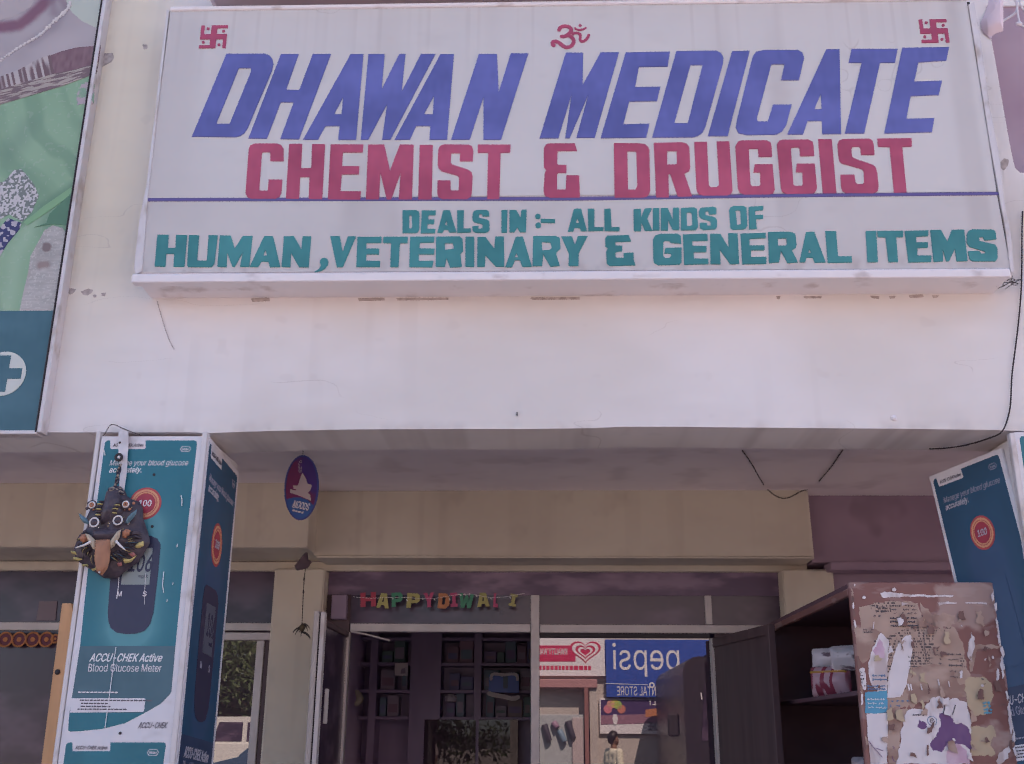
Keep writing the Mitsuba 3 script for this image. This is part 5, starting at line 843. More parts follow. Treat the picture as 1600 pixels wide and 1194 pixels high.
scrap([(1.2293,1.5892),(1.31,1.5908),(1.2879,1.4068),(1.2272,1.4063),(1.2252,1.4874)], WPAP, .002)
scrap([(1.2309,1.6668),(1.3156,1.6731),(1.3082,1.5908),(1.2243,1.5874)], SKYB, .002, 'blue_label')
scrap([(1.3876,1.6073),(1.4557,1.6031),(1.4562,1.6233),(1.488,1.6495),(1.5179,1.6497),(1.5343,1.637),(1.5709,1.6442),(1.6113,1.6328),(1.6194,1.5753),(1.5981,1.4089),(1.3244,1.407),(1.3497,1.5052),(1.372,1.5739)], WPAP, .005)
scrap([(1.5046,1.589),(1.5473,1.5875),(1.5536,1.552),(1.5869,1.5579),(1.6107,1.5353),(1.6075,1.4549),(1.5775,1.4829),(1.5209,1.478),(1.4951,1.4497),(1.465,1.454),(1.456,1.4776),(1.4843,1.5174),(1.506,1.5403)], PURP, .006)
scrap([(1.4249,1.5684),(1.4448,1.56),(1.4573,1.54),(1.4323,1.5285),(1.4187,1.5398)], PURP, .005)
scrap([(1.5216,1.4837),(1.574,1.4783),(1.5933,1.4447),(1.5981,1.4089),(1.5066,1.4083)], PINK, .006)
scrap([(1.6941,1.4096),(1.7107,1.4455),(1.7499,1.4738),(1.7739,1.5192),(1.7824,1.5591),(1.7827,1.5193),(1.76,1.4626),(1.7175,1.4097)], WPAP, .006)
dq = [(1.4736,1.5624)][0]
em = scrap(disc(dq[0], dq[1], .0185, 20), INKBL, .0005, 'round_emblem')
A(em + '__ring', front(disc(dq[0], dq[1], .0155, 20), CY - .0006 - (lv[0] + 1) * .00011, .0005), WPAP)
A(em + '__mark', front(unary_union([Point(dq).buffer(.009).difference(Point(dq).buffer(.006)), Point(dq).buffer(.003)]), CY - .0006 - (lv[0] + 3) * .00011, .0005), INKB)
lv[0] += 3
def strokes(pts_list, m, w, part='ink_mark'):
    lv[0] += 1
    A(Cb + '__' + part, front(unary_union([stroke(p, w) if len(p) > 2 else LineString(p).buffer(w / 2) for p in pts_list]), CY - .0006 - lv[0] * .00011, .0005), m)
rr = random.Random(21)
def scribble(x0, z0, x1, z1, rows, m, w=.0016, fill=.75, part='ink_mark'):
    out = []
    for r_ in range(rows):
        z = z0 + (z1 - z0) * (r_ + .5) / rows; x = x0
        while x < x1 - .004:
            l = rr.uniform(.003, .010)
            if rr.random() < fill:
                out.append([(x, z + rr.uniform(-.002, .002)), (x + l * .5, z + rr.uniform(-.003, .003)), (x + l, z + rr.uniform(-.002, .002))])
                if rr.random() < .5: out.append([(x + l * .4, z + .003), (x + l * .4, z - .003)])
            x += l + .002
    strokes(out, m, w, part)
def region(q, rows, m, **k): scribble(q[0][0], q[1][1], q[1][0], q[0][1], rows, m, **k)
region([(1.3553,1.9549),(1.4575,1.9098)], 3, INKB, w=.0030, fill=.95)
region([(1.3601,2.0007),(1.463,1.9583)], 3, INKB, w=.0016, fill=.7)
region([(1.2463,1.9061),(1.2842,1.8881)], 2, INKB)
region([(1.2921,1.9975),(1.336,1.9457)], 3, INKB, w=.0022, fill=.6)
region([(1.4096,1.8077),(1.4581,1.7546)], 3, INKB, fill=.7)
region([(1.5625,1.8203),(1.6156,1.7142)], 5, INKB, w=.0022, fill=.6)
region([(1.479,1.8318),(1.5379,1.7668)], 4, INKB, fill=.35)
region([(1.3136,1.6428),(1.3937,1.6085)], 2, INKBL, w=.0022, fill=.6)
region([(1.2642,1.7361),(1.3154,1.7058)], 2, INKBL, w=.0030, fill=.9)
region([(1.2408,1.6949),(1.3119,1.6719)], 2, INKBL, w=.0034, fill=.9)
region([(1.2362,1.6482),(1.3046,1.6023)], 3, WHITE, w=.0018, fill=.85)
region([(1.6742,1.636),(1.7004,1.5872)], 4, SKYB, w=.0050, fill=.8)
region([(1.6681,1.7262),(1.6905,1.6912)], 2, INKB, w=.0020, fill=.7)
region([(1.2206,1.7477),(1.2337,1.6832)], 5, INKB, w=.0022, fill=.5)
region([(1.4034,1.5884),(1.456,1.5801)], 1, INKB, w=.0020, fill=.9)
strokes([[(1.5224,1.6381),(1.5256,1.615),(1.5181,1.5919)], [(1.5681,1.621),(1.5596,1.6008),(1.5519,1.5864)]], INKB, .0026)
strokes([[(1.4798,1.8918),(1.4765,1.8199),(1.4793,1.7813)], [(1.4814,1.9584),(1.477,1.9099)]], INKB, .0020)
strokes([[(1.2264,1.4874),(1.2473,1.4593),(1.271,1.4313)], [(1.2535,1.4622),(1.2763,1.4539)], [(1.2946,1.4596),(1.3188,1.4654),(1.3093,1.4316),(1.3193,1.4148)]], PURP, .0022)
for i, q in enumerate([(1.3973,1.6956),(1.4063,1.6957),(1.4454,1.6959),(1.5135,1.7138),(1.5519,1.7081)]):
    strokes([[q, (q[0] + .002, q[1] - .020)]], WPAP, .006 - .0006 * i, 'paper_sliver')
for i, q in enumerate([(1.7037,1.7912),(1.7316,1.7972),(1.3815,2.0574),(1.629,1.9164),(1.6785,1.6912),(1.2609,2.025),(1.2285,2.0744),(1.7986,1.911),(1.4711,1.506),(1.4978,1.4328),(1.5466,1.4951)]):
    scrap(disc(q[0], q[1], .004 + .0015 * (i % 3), 8), WPAP, .003, 'paper_fleck')

rr = random.Random(33)
BRN = mat('bare_wood', proc(lambda p, n, uv: mix((0.12, 0.06, 0.058), (0.22, 0.13, 0.115), fbm(p.x * 40, p.z * 12, 0.0, 3))), .6)
for i in range(70):
    u, v = rr.random(), rr.random()
    x = 1.235 + .52 * u; z = 1.42 + .60 * v
    w, h = rr.uniform(.006, .030), rr.uniform(.006, .05)
    if v > .88 and rr.random() < .7: continue
    m_ = rr.choice([TAN, TAN, BRN, BRN, BRN, WPAP, YPAP, NEWS])
    scrap([(x, z), (x + w, z + rr.uniform(-.01, .01)), (x + w * .8, z + h), (x + w * .1, z + h * .9)], m_, .006, 'paper_fleck')
for i in range(12):
    z = 1.45 + i * .05 + rr.uniform(-.02, .02); x = 1.768 - .012 * rr.random()
    scrap([(x, z), (x + .008, z + .01), (x + .006, z + .04), (x - .004, z + .03)], WPAP, .004, 'paper_fleck')
for i in range(16):
    z = 1.42 + rr.random() * .64; scrap([(1.210, z), (1.218, z + .005), (1.216, z + .03), (1.210, z + .035)], rr.choice([TAN, WPAP, BRN]), .003, 'paper_fleck')
# stock on the cabinet's shelves
def pillow(w, h, d, step=.012, lump=.5, seed=0): return dome(rrect(-w / 2, 0, w / 2, h, .012), d, step, .5, lump, seed)
yaw = lambda a, x, y, z: move(x, y, z) @ rotz(a) @ FRONT
pk1 = thing('snack_pouch', 'red and yellow printed pouch on the upper shelf of the cabinet', 'pouch')
A(pk1 + '__pouch', xf(pillow(.20, .135, .045), yaw(-.75, 1.315, 1.02, 1.677)), mat('pouch_red', proc(lambda p, n, uv: mix((0.24, 0.05, 0.085), (0.46, 0.30, 0.36), smoothstep(.5, .62, noise((p.x - p.y) * 45, p.z * 9, 2.0)))), .3), 40)
A(pk1 + '__band', xf(dome(rrect(-.095, .098, .095, .122, .006), .034, .012), yaw(-.75, 1.315, 1.02, 1.677) @ move(0, 0, .006)), mat('pouch_yel', (0.60, 0.36, 0.08), .3), 40)
for i in range(5):
    A(pk1 + '__stripe', xf(dome(rrect(-.07 + i * .03, .02, -.058 + i * .03, .09, .004), .042, .008, .3), yaw(-.75, 1.315, 1.02, 1.677) @ move(0, 0, .008)), mat('pouch_vio', (0.20, 0.10, 0.26), .3) if 'm_pouch_vio' not in scene else 'm_pouch_vio', 40)
pk2 = thing('white_bag', 'crumpled white plastic bag stacked behind the red pouch', 'bag')
A(pk2, xf(pillow(.19, .10, .05, .012, 1.4, 3), yaw(-.7, 1.34, 1.08, 1.80)), mat('bagw', proc(lambda p, n, uv: mix((0.62, 0.58, 0.64), (0.18, 0.13, 0.17), smoothstep(.55, .7, fbm(p.x * 22, p.y * 22, p.z * 30, 3)))), .35), 30)
pk3 = thing('white_bag', 'second white packet leaning over the red pouch on the cabinet shelf', 'bag')
A(pk3, xf(pillow(.17, .11, .04, .012, 1.2, 8), yaw(-.7, 1.38, .93, 1.79)), 'm_bagw', 30)
pk4 = thing('plastic_ware', 'pale plastic ware on the lower cabinet shelf, the one nearer the door leaf', 'plastic ware')
A(pk4, xf(pillow(.10, .13, .05, .010, .8, 4), yaw(-.7, 1.36, .78, 1.292)), mat('ware', (0.44, 0.38, 0.42), .35), 40)
pk5 = thing('plastic_ware', 'pale plastic ware on the lower cabinet shelf, against the papered end', 'plastic ware')
A(pk5, xf(pillow(.10, .14, .05, .010, .8, 6), yaw(-.5, 1.40, .64, 1.292)), 'm_ware', 40)

# ------------------------------------------------------------------ inside the shop
Wc_ = thing('wall_shelving', 'dark wall shelving with glass doors at the back of the shop', 'shelving')
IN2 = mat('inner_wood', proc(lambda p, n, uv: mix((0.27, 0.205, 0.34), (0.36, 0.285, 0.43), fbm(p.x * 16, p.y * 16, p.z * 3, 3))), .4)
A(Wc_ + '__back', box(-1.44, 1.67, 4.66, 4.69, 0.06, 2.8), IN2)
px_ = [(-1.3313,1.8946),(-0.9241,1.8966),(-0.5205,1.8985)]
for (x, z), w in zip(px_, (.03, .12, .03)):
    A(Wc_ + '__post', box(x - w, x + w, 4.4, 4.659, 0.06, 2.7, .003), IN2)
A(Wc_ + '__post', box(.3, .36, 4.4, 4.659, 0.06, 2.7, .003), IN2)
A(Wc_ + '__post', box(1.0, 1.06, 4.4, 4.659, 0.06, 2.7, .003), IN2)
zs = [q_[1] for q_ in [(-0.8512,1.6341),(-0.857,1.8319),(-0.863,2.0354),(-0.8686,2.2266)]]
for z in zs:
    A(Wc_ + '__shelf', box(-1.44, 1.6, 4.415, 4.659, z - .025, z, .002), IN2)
gx = [(-0.9203,1.6114),(-0.5281,1.6137),(-0.505,1.6138),(-0.2074,1.6156)]
for a, b in ((gx[0], gx[1]), (gx[2], gx[3])):
    A(Wc_ + '__glass_door', trimesh.Trimesh([(a[0], 4.39, .1), (b[0], 4.39, .1), (b[0], 4.39, a[1]), (a[0], 4.39, a[1])], [(0, 1, 2), (0, 2, 3)]), GLASSD)
rr = random.Random(9)
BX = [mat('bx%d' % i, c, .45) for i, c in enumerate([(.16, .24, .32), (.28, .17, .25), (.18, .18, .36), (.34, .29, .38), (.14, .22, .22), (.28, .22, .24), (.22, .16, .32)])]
for zi, z in enumerate(zs[:3]):
    x = -1.36
    while x < .25:
        w = rr.uniform(.05, .12); h = rr.uniform(.08, .2)
        if all(abs(x + w / 2 - p_[0]) > w / 2 + pw_ for p_, pw_ in zip(px_, (.035, .125, .035))) and rr.random() < .9:
            k = thing('medicine_box', 'dim medicine box on the shadowed shelves inside the shop', 'box', 'medicine boxes on the shop shelves')
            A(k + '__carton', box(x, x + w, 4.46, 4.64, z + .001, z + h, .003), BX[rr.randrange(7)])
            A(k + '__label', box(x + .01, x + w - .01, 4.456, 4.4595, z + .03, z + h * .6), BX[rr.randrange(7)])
            x += w + .008
        else: x += .04
nt = thing('paper_notice', 'small pale square notice fixed on the shop shelving', 'notice')
A(nt + '__sheet', front(Polygon([(-1.1603,2.025),(-1.0586,2.0279),(-1.0575,1.9324),(-1.1564,1.9319)]), 4.36, .004), PALE)
A(nt + '__picture', front(Polygon([(-1.109,1.9846),(-1.0795,1.9895),(-1.0731,1.9513),(-1.1125,1.9464)]), 4.357, .003), BX[3])
bp = thing('blue_reflection_box', 'blue and white box added for a reflected sign inside the shop behind the mullion', 'pack')  # box added in place of a blue sign reflected indoors
q = [(-0.4277,1.9376),(-0.2003,1.9448),(-0.1997,1.8092),(-0.4299,1.8141)]
A(bp + '__carton', front(Polygon(q), 4.3, .12), mat('bp_blue', (0.10, 0.20, 0.62), .35))
A(bp + '__top_scroll', front(stroke([(-0.4118,1.9067),(-0.3994,1.9414),(-0.3351,1.9392),(-0.2709,1.9445),(-0.2259,1.9422),(-0.2091,1.9051)], .022), 4.295, .004), WHITE)
A(bp + '__lower_scroll', front(stroke([(-0.4233,1.8019),(-0.3848,1.7898),(-0.3081,1.778),(-0.2569,1.766),(-0.2059,1.776)], .032), 4.295, .004), WHITE)
A(bp + '__badge', front(Polygon([(-0.3196,1.9257),(-0.2836,1.9258),(-0.283,1.8394),(-0.3188,1.8393)]), 4.294, .004), BX[0])
cs = thing('hanging_scoop', 'pale curved scoop hanging in the dim shop beside the door leaf', 'scoop')
A(cs, tube(smooth_path([(-1.3874,4,1.8099),(-1.3709,4,1.7802),(-1.3594,4,1.7507),(-1.3764,4,1.7186),(-1.3948,4,1.715)]), np.interp(np.arange(25), [0, 12, 24], [.012, .030, .016]), 7), mat('scoop', (0.50, 0.46, 0.36), .4), True)
wb = thing('white_bottle', 'small white bottle on the shop shelf beside the wide post', 'bottle')
q = [(-0.7249,4.43,1.7465),(-0.7259,4.43,1.7863),(-0.7263,4.43,1.8013)]
A(wb + '__body', tube([q[0], q[1]], .045, 12), PALE, True); A(wb + '__cap', tube([q[1], q[2]], .025, 10), WHITE, True)

# ------------------------------------------------------------------ across the lane (seen in the glass): shops, trees, vehicles, people
OY_ = -11.0
O2 = thing('facing_shops', 'sunlit row of shops across the lane, reflected in the glass', 'building')
OW = mat('opp_wall', proc(lambda p, n, uv: mix((0.42, 0.37, 0.34), (0.55, 0.50, 0.46), fbm(p.x * 1.5, p.y * 1.5, p.z * 2, 4))), .8, .2)
ow = Polygon([(-.75, 0), (12, 0), (12, 6), (-.75, 6)])
holes = [[(-.4, 0), (.80, 0), (.80, 2.2), (-.4, 2.2)], [(4.2, 0), (6.4, 0), (6.4, 2.2), (4.2, 2.2)], [(7.2, 0), (9.8, 0), (9.8, 2.2), (7.2, 2.2)]]
A(O2 + '__front_wall', front(ow, OY_ - .3, .3, holes), OW)
A(O2 + '__rear_block', box(-.75, 12, -19, OY_ - 3, -0.02, 6), OW)
A(O2 + '__dark_room', box(-.75, 12, OY_ - 3, OY_ - 2.9, 0, 2.9), INNER)
A(O2 + '__roof', box(-.75, 12, OY_ - 3, OY_ - .3, 2.9, 6), OW)
A(O2 + '__canopy', box(-.8, 12, OY_, OY_ + .15, 3.40, 3.50), OW)
q = [(0.6822,2.0139),(0.8729,2.0149)]
A(O2 + '__pillar', box(q[0][0], q[1][0] - .12, OY_ + .002, OY_ + .25, -0.02, 2.3), mat('opp_red', (0.28, 0.13, 0.12), .6))
A(O2 + '__pillar', box(q[1][0] - .10, q[1][0] + .03, OY_ + .002, OY_ + .20, -0.02, 2.4), OW)
q = [(-0.3342,2.4356),(0.9111,2.4415),(0.9083,2.2954)]
A(O2 + '__shutter_box', box(q[0][0], q[1][0], OY_ + .002, OY_ + .25, q[2][1], q[1][1], .01), mat('opp_pink', (0.42, 0.22, 0.22), .6))
I1 = thing('ice_cream_sign', 'white signboard across the lane with a red band and double heart logo', 'sign')
q = [(-0.6647,3.203),(1.0627,3.2092),(1.0477,2.5008)]
A(I1 + '__board', box(q[0][0], q[1][0], OY_ + .002, OY_ + .1, q[2][1], q[0][1], .004), WHITE)
HR = mat('heart_red', (0.52, 0.035, 0.10), .4)
def back(poly, lift, m, key): return A(key, xf(slab(affinity.scale(poly if hasattr(poly, 'geom_type') else Polygon(poly), -1, 1, origin=(0, 0)), .004), move(0, OY_ + lift, 0) @ BACKF), m)
def heart(c, w, h):
    t = np.linspace(0, 2 * math.pi, 48, endpoint=False)
    x = np.sin(t) ** 3; y = (13 * np.cos(t) - 5 * np.cos(2 * t) - 2 * np.cos(3 * t) - np.cos(4 * t)) / 15.0
    return Polygon(np.c_[c[0] + x * w / 2, c[1] + (y + .15) * h / 2]).buffer(0)
hc = [(0.7162,2.9089)][0]; sw = [(0.9912,2.9101)][0][0] - hc[0]
band = unary_union([Polygon([(-0.6224,3.023),(0.5444,3.0275),(0.5409,2.7499),(-0.6205,2.745)]), heart(hc, sw * 2, sw * 1.45)])
back(band, .101, HR, I1 + '__band')
for s0, s1 in ((.86, .64), (.48, .32)):
    back(heart(hc, sw * 2 * s0, sw * 1.45 * s0).difference(heart(hc, sw * 2 * s1, sw * 1.45 * s1)), .105, WHITE, I1 + '__heart')
def btext(key, s, h, x_right, z, width, lift, m, bold=True): A(key, xf(text(s, h, bold, 0, width, .004), move(x_right, OY_ + lift, z) @ BACKF), m)
e = [(0.3957,2.872),(-0.0389,2.8702),(0.396,2.9077)]
btext(I1 + '__lettering', "KWALITY WALL'S", .10, e[0][0], e[0][1], (e[0][0] - e[1][0]) * 1.42, .106, WHITE)
e = [(0.7723,2.6073),(-0.06,2.6035)]
u = e[1][0] - .5; rr = random.Random(2); sg = []
while u < e[0][0]:
    w = rr.uniform(.03, .07); sg.append(Polygon([(u, e[0][1]), (u + w, e[0][1]), (u + w, e[0][1] + .07), (u, e[0][1] + .07)])); u += w + .02
back(unary_union(sg), .101, HR, I1 + '__small_print')
I2 = thing('blue_drink_sign', 'blue soft drink signboard with a store name across the lane', 'sign')
q = [(1.0733,3.1292),(3.3377,3.1377),(1.0523,2.147)]
PB = mat('drink_blue', (0.035, 0.085, 0.38), .4)
A(I2 + '__board', box(q[0][0], q[1][0], OY_ + .002, OY_ + .12, q[2][1], q[0][1], .004), PB)
e = [(2.3705,2.6203),(1.198,2.6151)]
btext(I2 + '__lettering', 'pepsi', .44, e[0][0], e[0][1], e[0][0] - e[1][0], .121, WHITE, False)
e = [(2.5415,2.1779),(1.2578,2.1713)]
btext(I2 + '__lettering', 'DEPARTMENTAL STORE', .15, e[0][0], e[0][1], e[0][0] - e[1][0], .121, WHITE, False)
back(Polygon([(1.0614,2.3837),(1.8064,2.3621),(1.806,2.3523),(1.0611,2.372)]), .121, WHITE, I2 + '__line')
back(Point([(1.8725,2.3527)][0]).buffer(.05).difference(Point([(1.8725,2.3527)][0]).buffer(.025)), .121, WHITE, I2 + '__dot')
I3 = thing('flower_poster', 'dark framed poster of balloons and a vase under the blue store sign', 'poster')
q = [(0.9514,2.1272),(2.3995,2.1347),(2.3731,1.5375),(0.9396,1.5287)]
A(I3 + '__board', box(q[0][0], q[1][0], OY_ + .002, OY_ + .06, q[2][1], q[0][1], .004), WHITE)
back(Polygon([(0.979,2.1003),(2.379,2.1231),(2.3679,1.8698),(0.9734,1.8237)]), .061, mat('fp_navy', (0.07, 0.045, 0.13), .4), I3 + '__print')
back(Polygon([(0.9738,1.8428),(2.3687,1.8889),(2.362,1.7364),(0.9707,1.6902)]), .0625, mat('fp_mauve', (0.30, 0.16, 0.22), .4), I3 + '__print')
for (cx, cz), c in zip([(1.1541,2.0318),(1.2185,2.0399),(1.274,2.0171),(1.0961,1.9489),(1.3324,1.9502)], ((.6, .3, .25), (.6, .5, .1), (.3, .45, .12), (.6, .2, .25), (.55, .2, .15))):
    back(disc(cx, cz, .075, 14), .067, mat('bal%d' % int(cx * 1000), c, .4), I3 + '__balloon')
back(Polygon([(1.1902,1.8632),(1.2502,1.8635),(1.2682,1.7872),(1.2459,1.6918),(1.1961,1.6915),(1.1724,1.7866)]), .067, WHITE, I3 + '__vase')
back(Polygon([(1.7522,1.9429),(1.993,1.973),(1.988,1.839),(1.748,1.8186)]), .067, mat('fp_or', (0.5, 0.2, 0.1), .4), I3 + '__tag')
e = [(1.9791,1.6013),(1.7964,1.6002)]
btext(I3 + '__lettering', 'STORE', .14, e[0][0] + .12, e[0][1], (e[0][0] - e[1][0]) * 1.7, .063, INK, True)
e = [(2.0148,2.0211),(1.8188,2.02)]
btext(I3 + '__lettering', 'DAILY', .12, e[0][0] + .12, e[0][1], (e[0][0] - e[1][0]) * 1.7, .068, WHITE, True)
I4 = thing('display_rack', 'pale display rack with hanging wares in the doorway across the lane', 'display rack')
q = [(-0.4291,1.8504),(0.663,1.8565)]
A(I4 + '__panel', box(q[0][0], q[1][0], -10.86, -10.80, 0.0, q[0][1], .01), mat('rack', (0.40, 0.42, 0.43), .5))
A(I4 + '__side', box(q[1][0] - .20, q[1][0] - .01, -10.80, -10.76, 0.3, q[0][1] - .05, .01), mat('rack2', (0.48, 0.40, 0.40), .5))
for i, (a, b) in enumerate(zip([(-0.0123,1.6825),(0.1464,1.7212),(0.2444,1.5899),(0.3941,1.7415)], [(0.0657,1.4201),(0.2051,1.6273),(0.3315,1.4031),(0.4798,1.4601)])):
    A(I4 + '__ware', tube([(a[0], -10.77, a[1]), (b[0], -10.74, b[1])], .055, 8), (INKB, BX[1], BX[0], INKB)[i], True)

def leaf_cloud(c, r, n, seed, sc=(1, 1, .8), size=.09):
    r_ = np.random.default_rng(seed)
    cl = r_.normal(size=(max(8, n // 120), 3)); cl = cl / np.linalg.norm(cl, axis=1, keepdims=True) * (r_.random((len(cl), 1)) ** .4) * .85
    P_ = cl[r_.integers(0, len(cl), n)] + r_.normal(size=(n, 3)) * .20
    P_ = P_ * r * np.array(sc) + np.array(c)
    d1 = r_.normal(size=(n, 3)); d1 /= np.linalg.norm(d1, axis=1, keepdims=True); d2 = np.cross(d1, r_.normal(size=(n, 3))); d2 /= np.linalg.norm(d2, axis=1, keepdims=True)
    s = size * (.6 + .8 * r_.random((n, 1)))
    V = np.stack([P_ - d1 * s, P_ + d2 * s * .4, P_ + d1 * s, P_ - d2 * s * .4], 1).reshape(-1, 3)
    i = np.arange(n)[:, None] * 4
    return trimesh.Trimesh(V, np.vstack([i + [0, 1, 2], i + [0, 2, 3]]), process=False)
LEAF = mat('leaf', proc(lambda p, n, uv: mix((0.045, 0.070, 0.025), (0.12, 0.15, 0.06), noise(p.x * 5, p.y * 5, p.z * 5))), .55)
BARK = mat('bark', (0.13, 0.09, 0.065), .9)
for i, (x, y_, h, r, lb) in enumerate(((-11.4, -31.5, 3.9, 2.9, 'leafy tree behind the white jeep across the lane'), (-16.2, -33.0, 4.2, 3.4, 'broad leafy tree beyond the jeep at the far end'), (-6.2, -34.0, 4.4, 3.2, 'leafy tree between the jeep and the facing shops'))):
    t = thing('tree', lb, 'tree', 'trees across the lane')
    A(t + '__trunk', tube(smooth_path([(x, y_, -.02), (x + .1, y_, 1.0), (x - .05, y_ + .1, h)], 4), np.linspace(.20, .08, 9), 8), BARK, True)
    for a in range(3): A(t + '__limb', tube([(x, y_, 1.2 + .3 * a), (x + 1.2 * math.cos(a * 2.1), y_ + 1.1 * math.sin(a * 2.1), h + .3)], [.08, .03], 6), BARK, True)
    A(t + '__crown', leaf_cloud((x, y_, h), r, 15000, i, (1.1, 1.0, .85), .11), LEAF)
A('far_hedge', leaf_cloud((-11.5, -37, 1.6), 1.0, 16000, 77, (11, 1.2, 1.9), .15), LEAF); labels['far_hedge'] = {'kind': 'stuff', 'label': 'dense hedge along the back of the lane'}
A('hill', box(-70, 70, -90, -88, -0.1, 7), OW) if False else None

def wheel(key, c, r, w, axis):
    k = A(key + '__wheel', trimesh.creation.cylinder(r, w, 24, transform=axis @ move(*c)), DARK, 40)
    A(k + '__rim', trimesh.creation.cylinder(r * .55, w + .02, 16, transform=axis @ move(*c)), ALU, 40)
def vehicle(key, label, cat_, prof, cabin, wid, paint, M, wheels, wins):
    k = thing(key, label, cat_)
    S_ = lambda p, w, off=0: xf(slab(p, w), M @ mat4([(1, 0, 0), (0, 0, 1), (0, -1, 0)], (0, w / 2 + off, 0)))
    A(k + '__body', S_(Polygon(prof).buffer(.03, 3).buffer(-.03), wid), paint); A(k + '__cabin', S_(Polygon(cabin).buffer(.04, 3).buffer(-.0), wid - .16), paint)
    for w in wins: A(k + '__window', S_(Polygon(w).buffer(-.02).buffer(.02), wid - .13), FILM)
    for (x, z, r) in wheels:
        for s in (-1, 1):
            A(k + '__wheel', xf(trimesh.creation.cylinder(r, .2, 24), M @ move(x, s * (wid / 2 - .1), z) @ mat4([(1, 0, 0), (0, 0, 1), (0, -1, 0)])), DARK, 40)
            A(k + '__rim', xf(trimesh.creation.cylinder(r * .55, .22, 16), M @ move(x, s * (wid / 2 - .1), z) @ mat4([(1, 0, 0), (0, 0, 1), (0, -1, 0)])), ALU, 40)
    return k
CARW = mat('car_white', (0.62, 0.60, 0.56), .3, .5, clearcoat=.6); CARB = mat('car_blue', (0.05, 0.09, 0.16), .3, .5, clearcoat=.6)
Mj = move(-9.75, -26.3, 0) @ rotz(math.radians(-8)) @ np.diag([1.08, 1.08, 1.12, 1.0])
jp = vehicle('white_jeep', 'white hard-top jeep parked across the lane under the trees', 'jeep',
        [(-1.9, .45), (1.9, .45), (1.9, 1.05), (-.75, 1.08), (-1.75, 1.02), (-1.9, .95)], [(-.72, 1.08), (-.45, 1.74), (1.82, 1.76), (1.86, 1.08)], 1.62, CARW, Mj,
        [(-1.25, .38, .38), (1.2, .38, .38)], [[(-.50, 1.14), (-.34, 1.64), (.32, 1.64), (.32, 1.14)], [(.45, 1.14), (.45, 1.64), (1.0, 1.64), (1.0, 1.14)], [(1.12, 1.14), (1.12, 1.64), (1.7, 1.64), (1.7, 1.14)]])
A(jp + '__bumper', xf(box(-2.0, -1.9, -.8, .8, .42, .56, .02), Mj), DARK)
A(jp + '__windscreen', xf(slab([(-.80, 1.13), (-.76, 1.13), (-.50, 1.70), (-.54, 1.70)], 1.30), Mj @ mat4([(1, 0, 0), (0, 0, 1), (0, -1, 0)], (0, .65, 0))), FILM)
for s in (-1, 1):
    A(jp + '__headlight', xf(ball((-1.9, s * .55, .82), .10, 2, (.4, 1, 1)), Mj), PALE, True)
    A(jp + '__mirror', xf(box(-.62, -.54, s * .86 - .05, s * .86 + .05, 1.15, 1.32, .01), Mj), DARK)
Mc = move(-5.75, -16.5, 0) @ rotz(math.radians(-12)) @ np.diag([1.0, 1.0, 1.12, 1.0])
vehicle('maroon_car', 'maroon high-roofed car parked beyond the white jeep', 'car', [(-1.9, .35), (1.9, .35), (1.9, 1.0), (-1.1, 1.02), (-1.8, .85)], [(-1.0, 1.02), (-.5, 1.70), (1.6, 1.72), (1.85, 1.02)], 1.6, mat('car_maroon', (0.14, 0.05, 0.06), .3, .5), move(-14.0, -29.0, 0) @ np.diag([1.1, 1.1, 1.18, 1.0]),
        [(-1.2, .36, .36), (1.2, .36, .36)], [[(-.7, 1.08), (-.36, 1.62), (.4, 1.62), (.4, 1.08)], [(.5, 1.08), (.5, 1.62), (1.4, 1.62), (1.6, 1.08)]])
cr_ = vehicle('blue_car', 'dark blue hatchback standing in front of the white jeep', 'car',
        [(-1.8, .3), (1.8, .3), (1.8, .85), (1.5, .92), (-1.0, .92), (-1.65, .78), (-1.8, .6)], [(-1.0, .92), (-.35, 1.42), (1.0, 1.44), (1.6, .92)], 1.55, CARB, Mc,
        [(-1.15, .3, .3), (1.1, .3, .3)], [[(-.72, .95), (-.28, 1.34), (.28, 1.36), (.28, .95)], [(.36, .95), (.36, 1.36), (.9, 1.36), (1.35, .95)]])
for s in (-1, 1): A(cr_ + '__headlight', xf(ball((-1.76, s * .55, .66), .10, 2, (.5, 1.2, .7)), Mc), PALE, True)

Vn = thing('dark_van', 'dark tall van parked in the lane, cutting across the reflected blue sign', 'van')
VP_ = mat('van_paint', (0.030, 0.022, 0.030), .35, .5, clearcoat=.4)
vx, vy = 2.84, -6.6
A(Vn + '__body', xf(slab(rrect(-.95, .38, .95, 2.55, .22), 3.8), move(vx, vy, 0) @ FRONT @ move(0, 0, 0)), VP_)
A(Vn + '__windscreen', front(Polygon([(vx - .74, 1.45), (vx + .74, 1.45), (vx + .66, 2.2), (vx - .66, 2.2)]), vy + .001, .01), FILM)
A(Vn + '__bumper', box(vx - .95, vx + .95, vy, vy + .12, .38, .62, .02), DARK)
for s in (-1, 1):
    A(Vn + '__headlight', ball((vx + s * .68, vy + .01, .95), .12, 2, (1, .3, .8)), PALE, True)
    A(Vn + '__mirror', box(vx + s * 1.08 - .08, vx + s * 1.08 + .08, vy - .25, vy - .2, 1.5, 1.8, .02), DARK)
    for y_ in (-.8, -3.0):
        A(Vn + '__wheel', trimesh.creation.cylinder(.36, .22, 24, transform=move(vx + s * .82, vy + y_, .36) @ mat4([(0, 0, 1), (0, 1, 0), (-1, 0, 0)])), DARK, 40)
A(Vn + '__wiper', tube([(vx - .5, vy + .02, 1.48), (vx - .05, vy + .02, 1.75)], .012, 6), PALE)
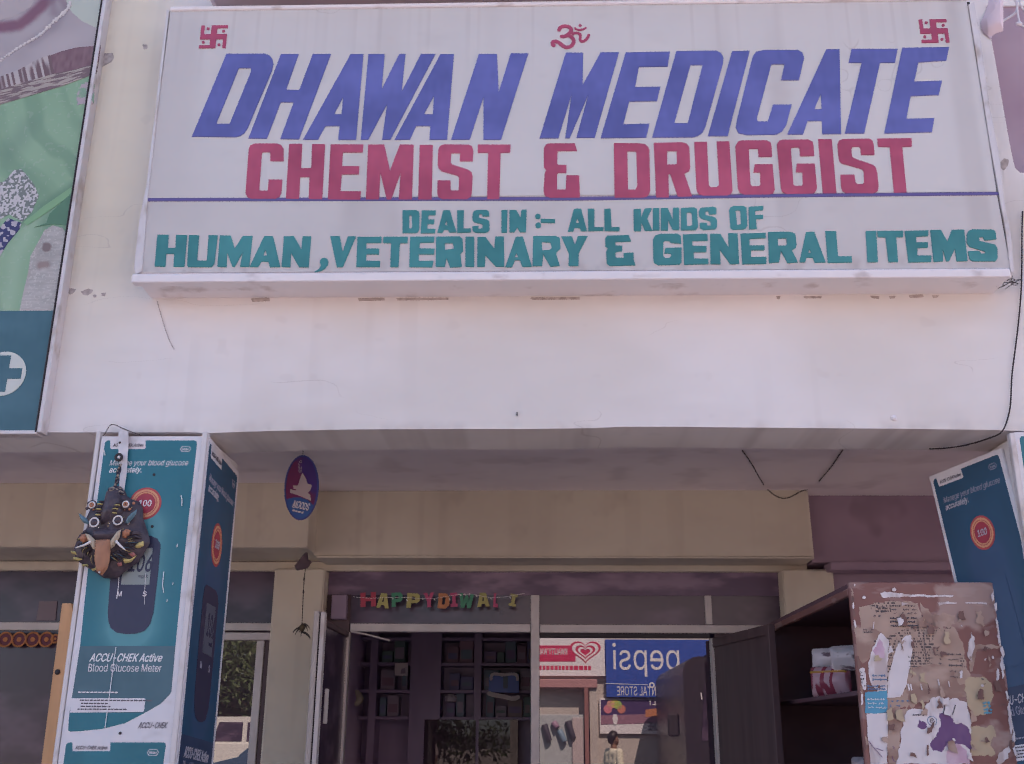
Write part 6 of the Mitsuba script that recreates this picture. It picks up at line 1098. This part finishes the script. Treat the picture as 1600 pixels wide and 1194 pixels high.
for i in range(4): A(Vn + '__sticker', front([(vx - .72 + i * .10, 1.98), (vx - .70 + i * .10, 1.98), (vx - .71 + i * .10, 2.07), (vx - .725 + i * .10, 2.07)], vy + .012, .003), PALE)
def person(label, x, y, face, h, shirt, trous, hairc, stride=.10):
    k = thing('person', label, 'person')
    M = move(x, y, 0) @ rotz(face); s = h / 1.70
    def body(bones, it=10): 
        m = chain_body([((np.array(p) * s, a * s), (np.array(q) * s, b * s)) for (p, a), (q, b) in bones], .022, it); return xf(m, M)
    sk = mat('skin', (0.24, 0.13, 0.085), .55) if 'm_skin' not in scene else 'm_skin'
    bones = [(((0, 0, 1.40), .055), ((0, -.01, 1.52), .052)), (((0, -.015, 1.56), .078), ((0, .005, 1.63), .082)), (((0, -.055, 1.52), .045), ((0, -.03, 1.60), .06))]
    for sd in (-1, 1):
        el, wr_ = (sd * .25, .03, 1.10), (sd * .25, -.07, .86)
        bones += [(((sd * .19, 0, 1.36), .05), (el, .042)), ((el, .04), (wr_, .028)), ((wr_, .03), ((sd * .25, -.09, .79), .030))]
        for f in range(4):
            b0 = np.array((sd * .25, -.115 + .019 * f, .785)); bones.append(((b0, .0095), (b0 + (0, -.004, -.045), .0085))); bones.append(((b0 + (0, -.004, -.045), .0085), (b0 + (-sd * .012, -.006, -.078 + .006 * abs(f - 1)), .0075)))
        bones.append((((sd * .245, -.115, .82), .011), ((sd * .235, -.145, .775), .009)))
        bones.append((((sd * .082, -.01, 1.585), .014), ((sd * .085, 0, 1.56), .010)))
    bones.append((((0, -.098, 1.555), .014), ((0, -.085, 1.59), .010)))
    A(k + '__body', body(bones, 4), sk, True)
    tb = [(((-.13, 0, 1.33), .085), ((.13, 0, 1.33), .085)), (((-.11, 0, 1.2), .10), ((.11, 0, 1.2), .10)), (((-.10, 0, .95), .105), ((.10, 0, .95), .105)), (((0, 0, 1.36), .09), ((0, 0, .95), .12)), (((-.12, 0, 1.33), .09), ((-.09, 0, .93), .105)), (((.12, 0, 1.33), .09), ((.09, 0, .93), .105))]
    for sd in (-1, 1): tb += [(((sd * .175, 0, 1.37), .065), ((sd * .245, .025, 1.13), .058))]
    A(k + '__shirt', body(tb, 14), shirt, True)
    lg = [(((-.07, 0, .95), .115), ((.07, 0, .95), .115))]
    for sd in (-1, 1): lg += [(((sd * .09, 0, .90), .105), ((sd * .10, -sd * stride * .5, .50), .075)), (((sd * .10, -sd * stride * .5, .50), .073), ((sd * .10, -sd * stride + .02, .09), .058))]
    A(k + '__trousers', body(lg), trous, True)
    for sd in (-1, 1): A(k + '__shoe', body([(((sd * .10, -sd * stride + .03, .045), .045), ((sd * .105, -sd * stride - .15, .035), .036))], 4), DARK, True)
    A(k + '__hair', body([(((0, .025, 1.62), .088), ((0, .0, 1.655), .080)), (((0, .045, 1.56), .062), ((0, .03, 1.62), .085))], 6), hairc, True)
    for sd in (-1, 1): A(k + '__eye', xf(ball(np.array((sd * .033, -.086, 1.59)) * s, .011 * s, 1), M), WHITE, True)
    A(k + '__mouth', xf(ball(np.array((0, -.093, 1.525)) * s, .016 * s, 1, (1, .35, .3)), M), KORG, True)
    return k
HAIR = mat('hair', (0.018, 0.014, 0.014), .5)
person('person in a cream shirt seen from behind, walking off across the lane', 1.10, -9.6, 1.05, 1.56, mat('sh_cream', (0.62, 0.58, 0.46), .8), mat('tr_grey', (0.10, 0.10, 0.12), .8), HAIR)
person('person in a pinkish white shirt standing at the far side of the lane', -2.75, -13.2, math.pi + .3, 1.62, mat('sh_pink', (0.66, 0.55, 0.56), .8), mat('tr_navy', (0.05, 0.06, 0.10), .8), HAIR)
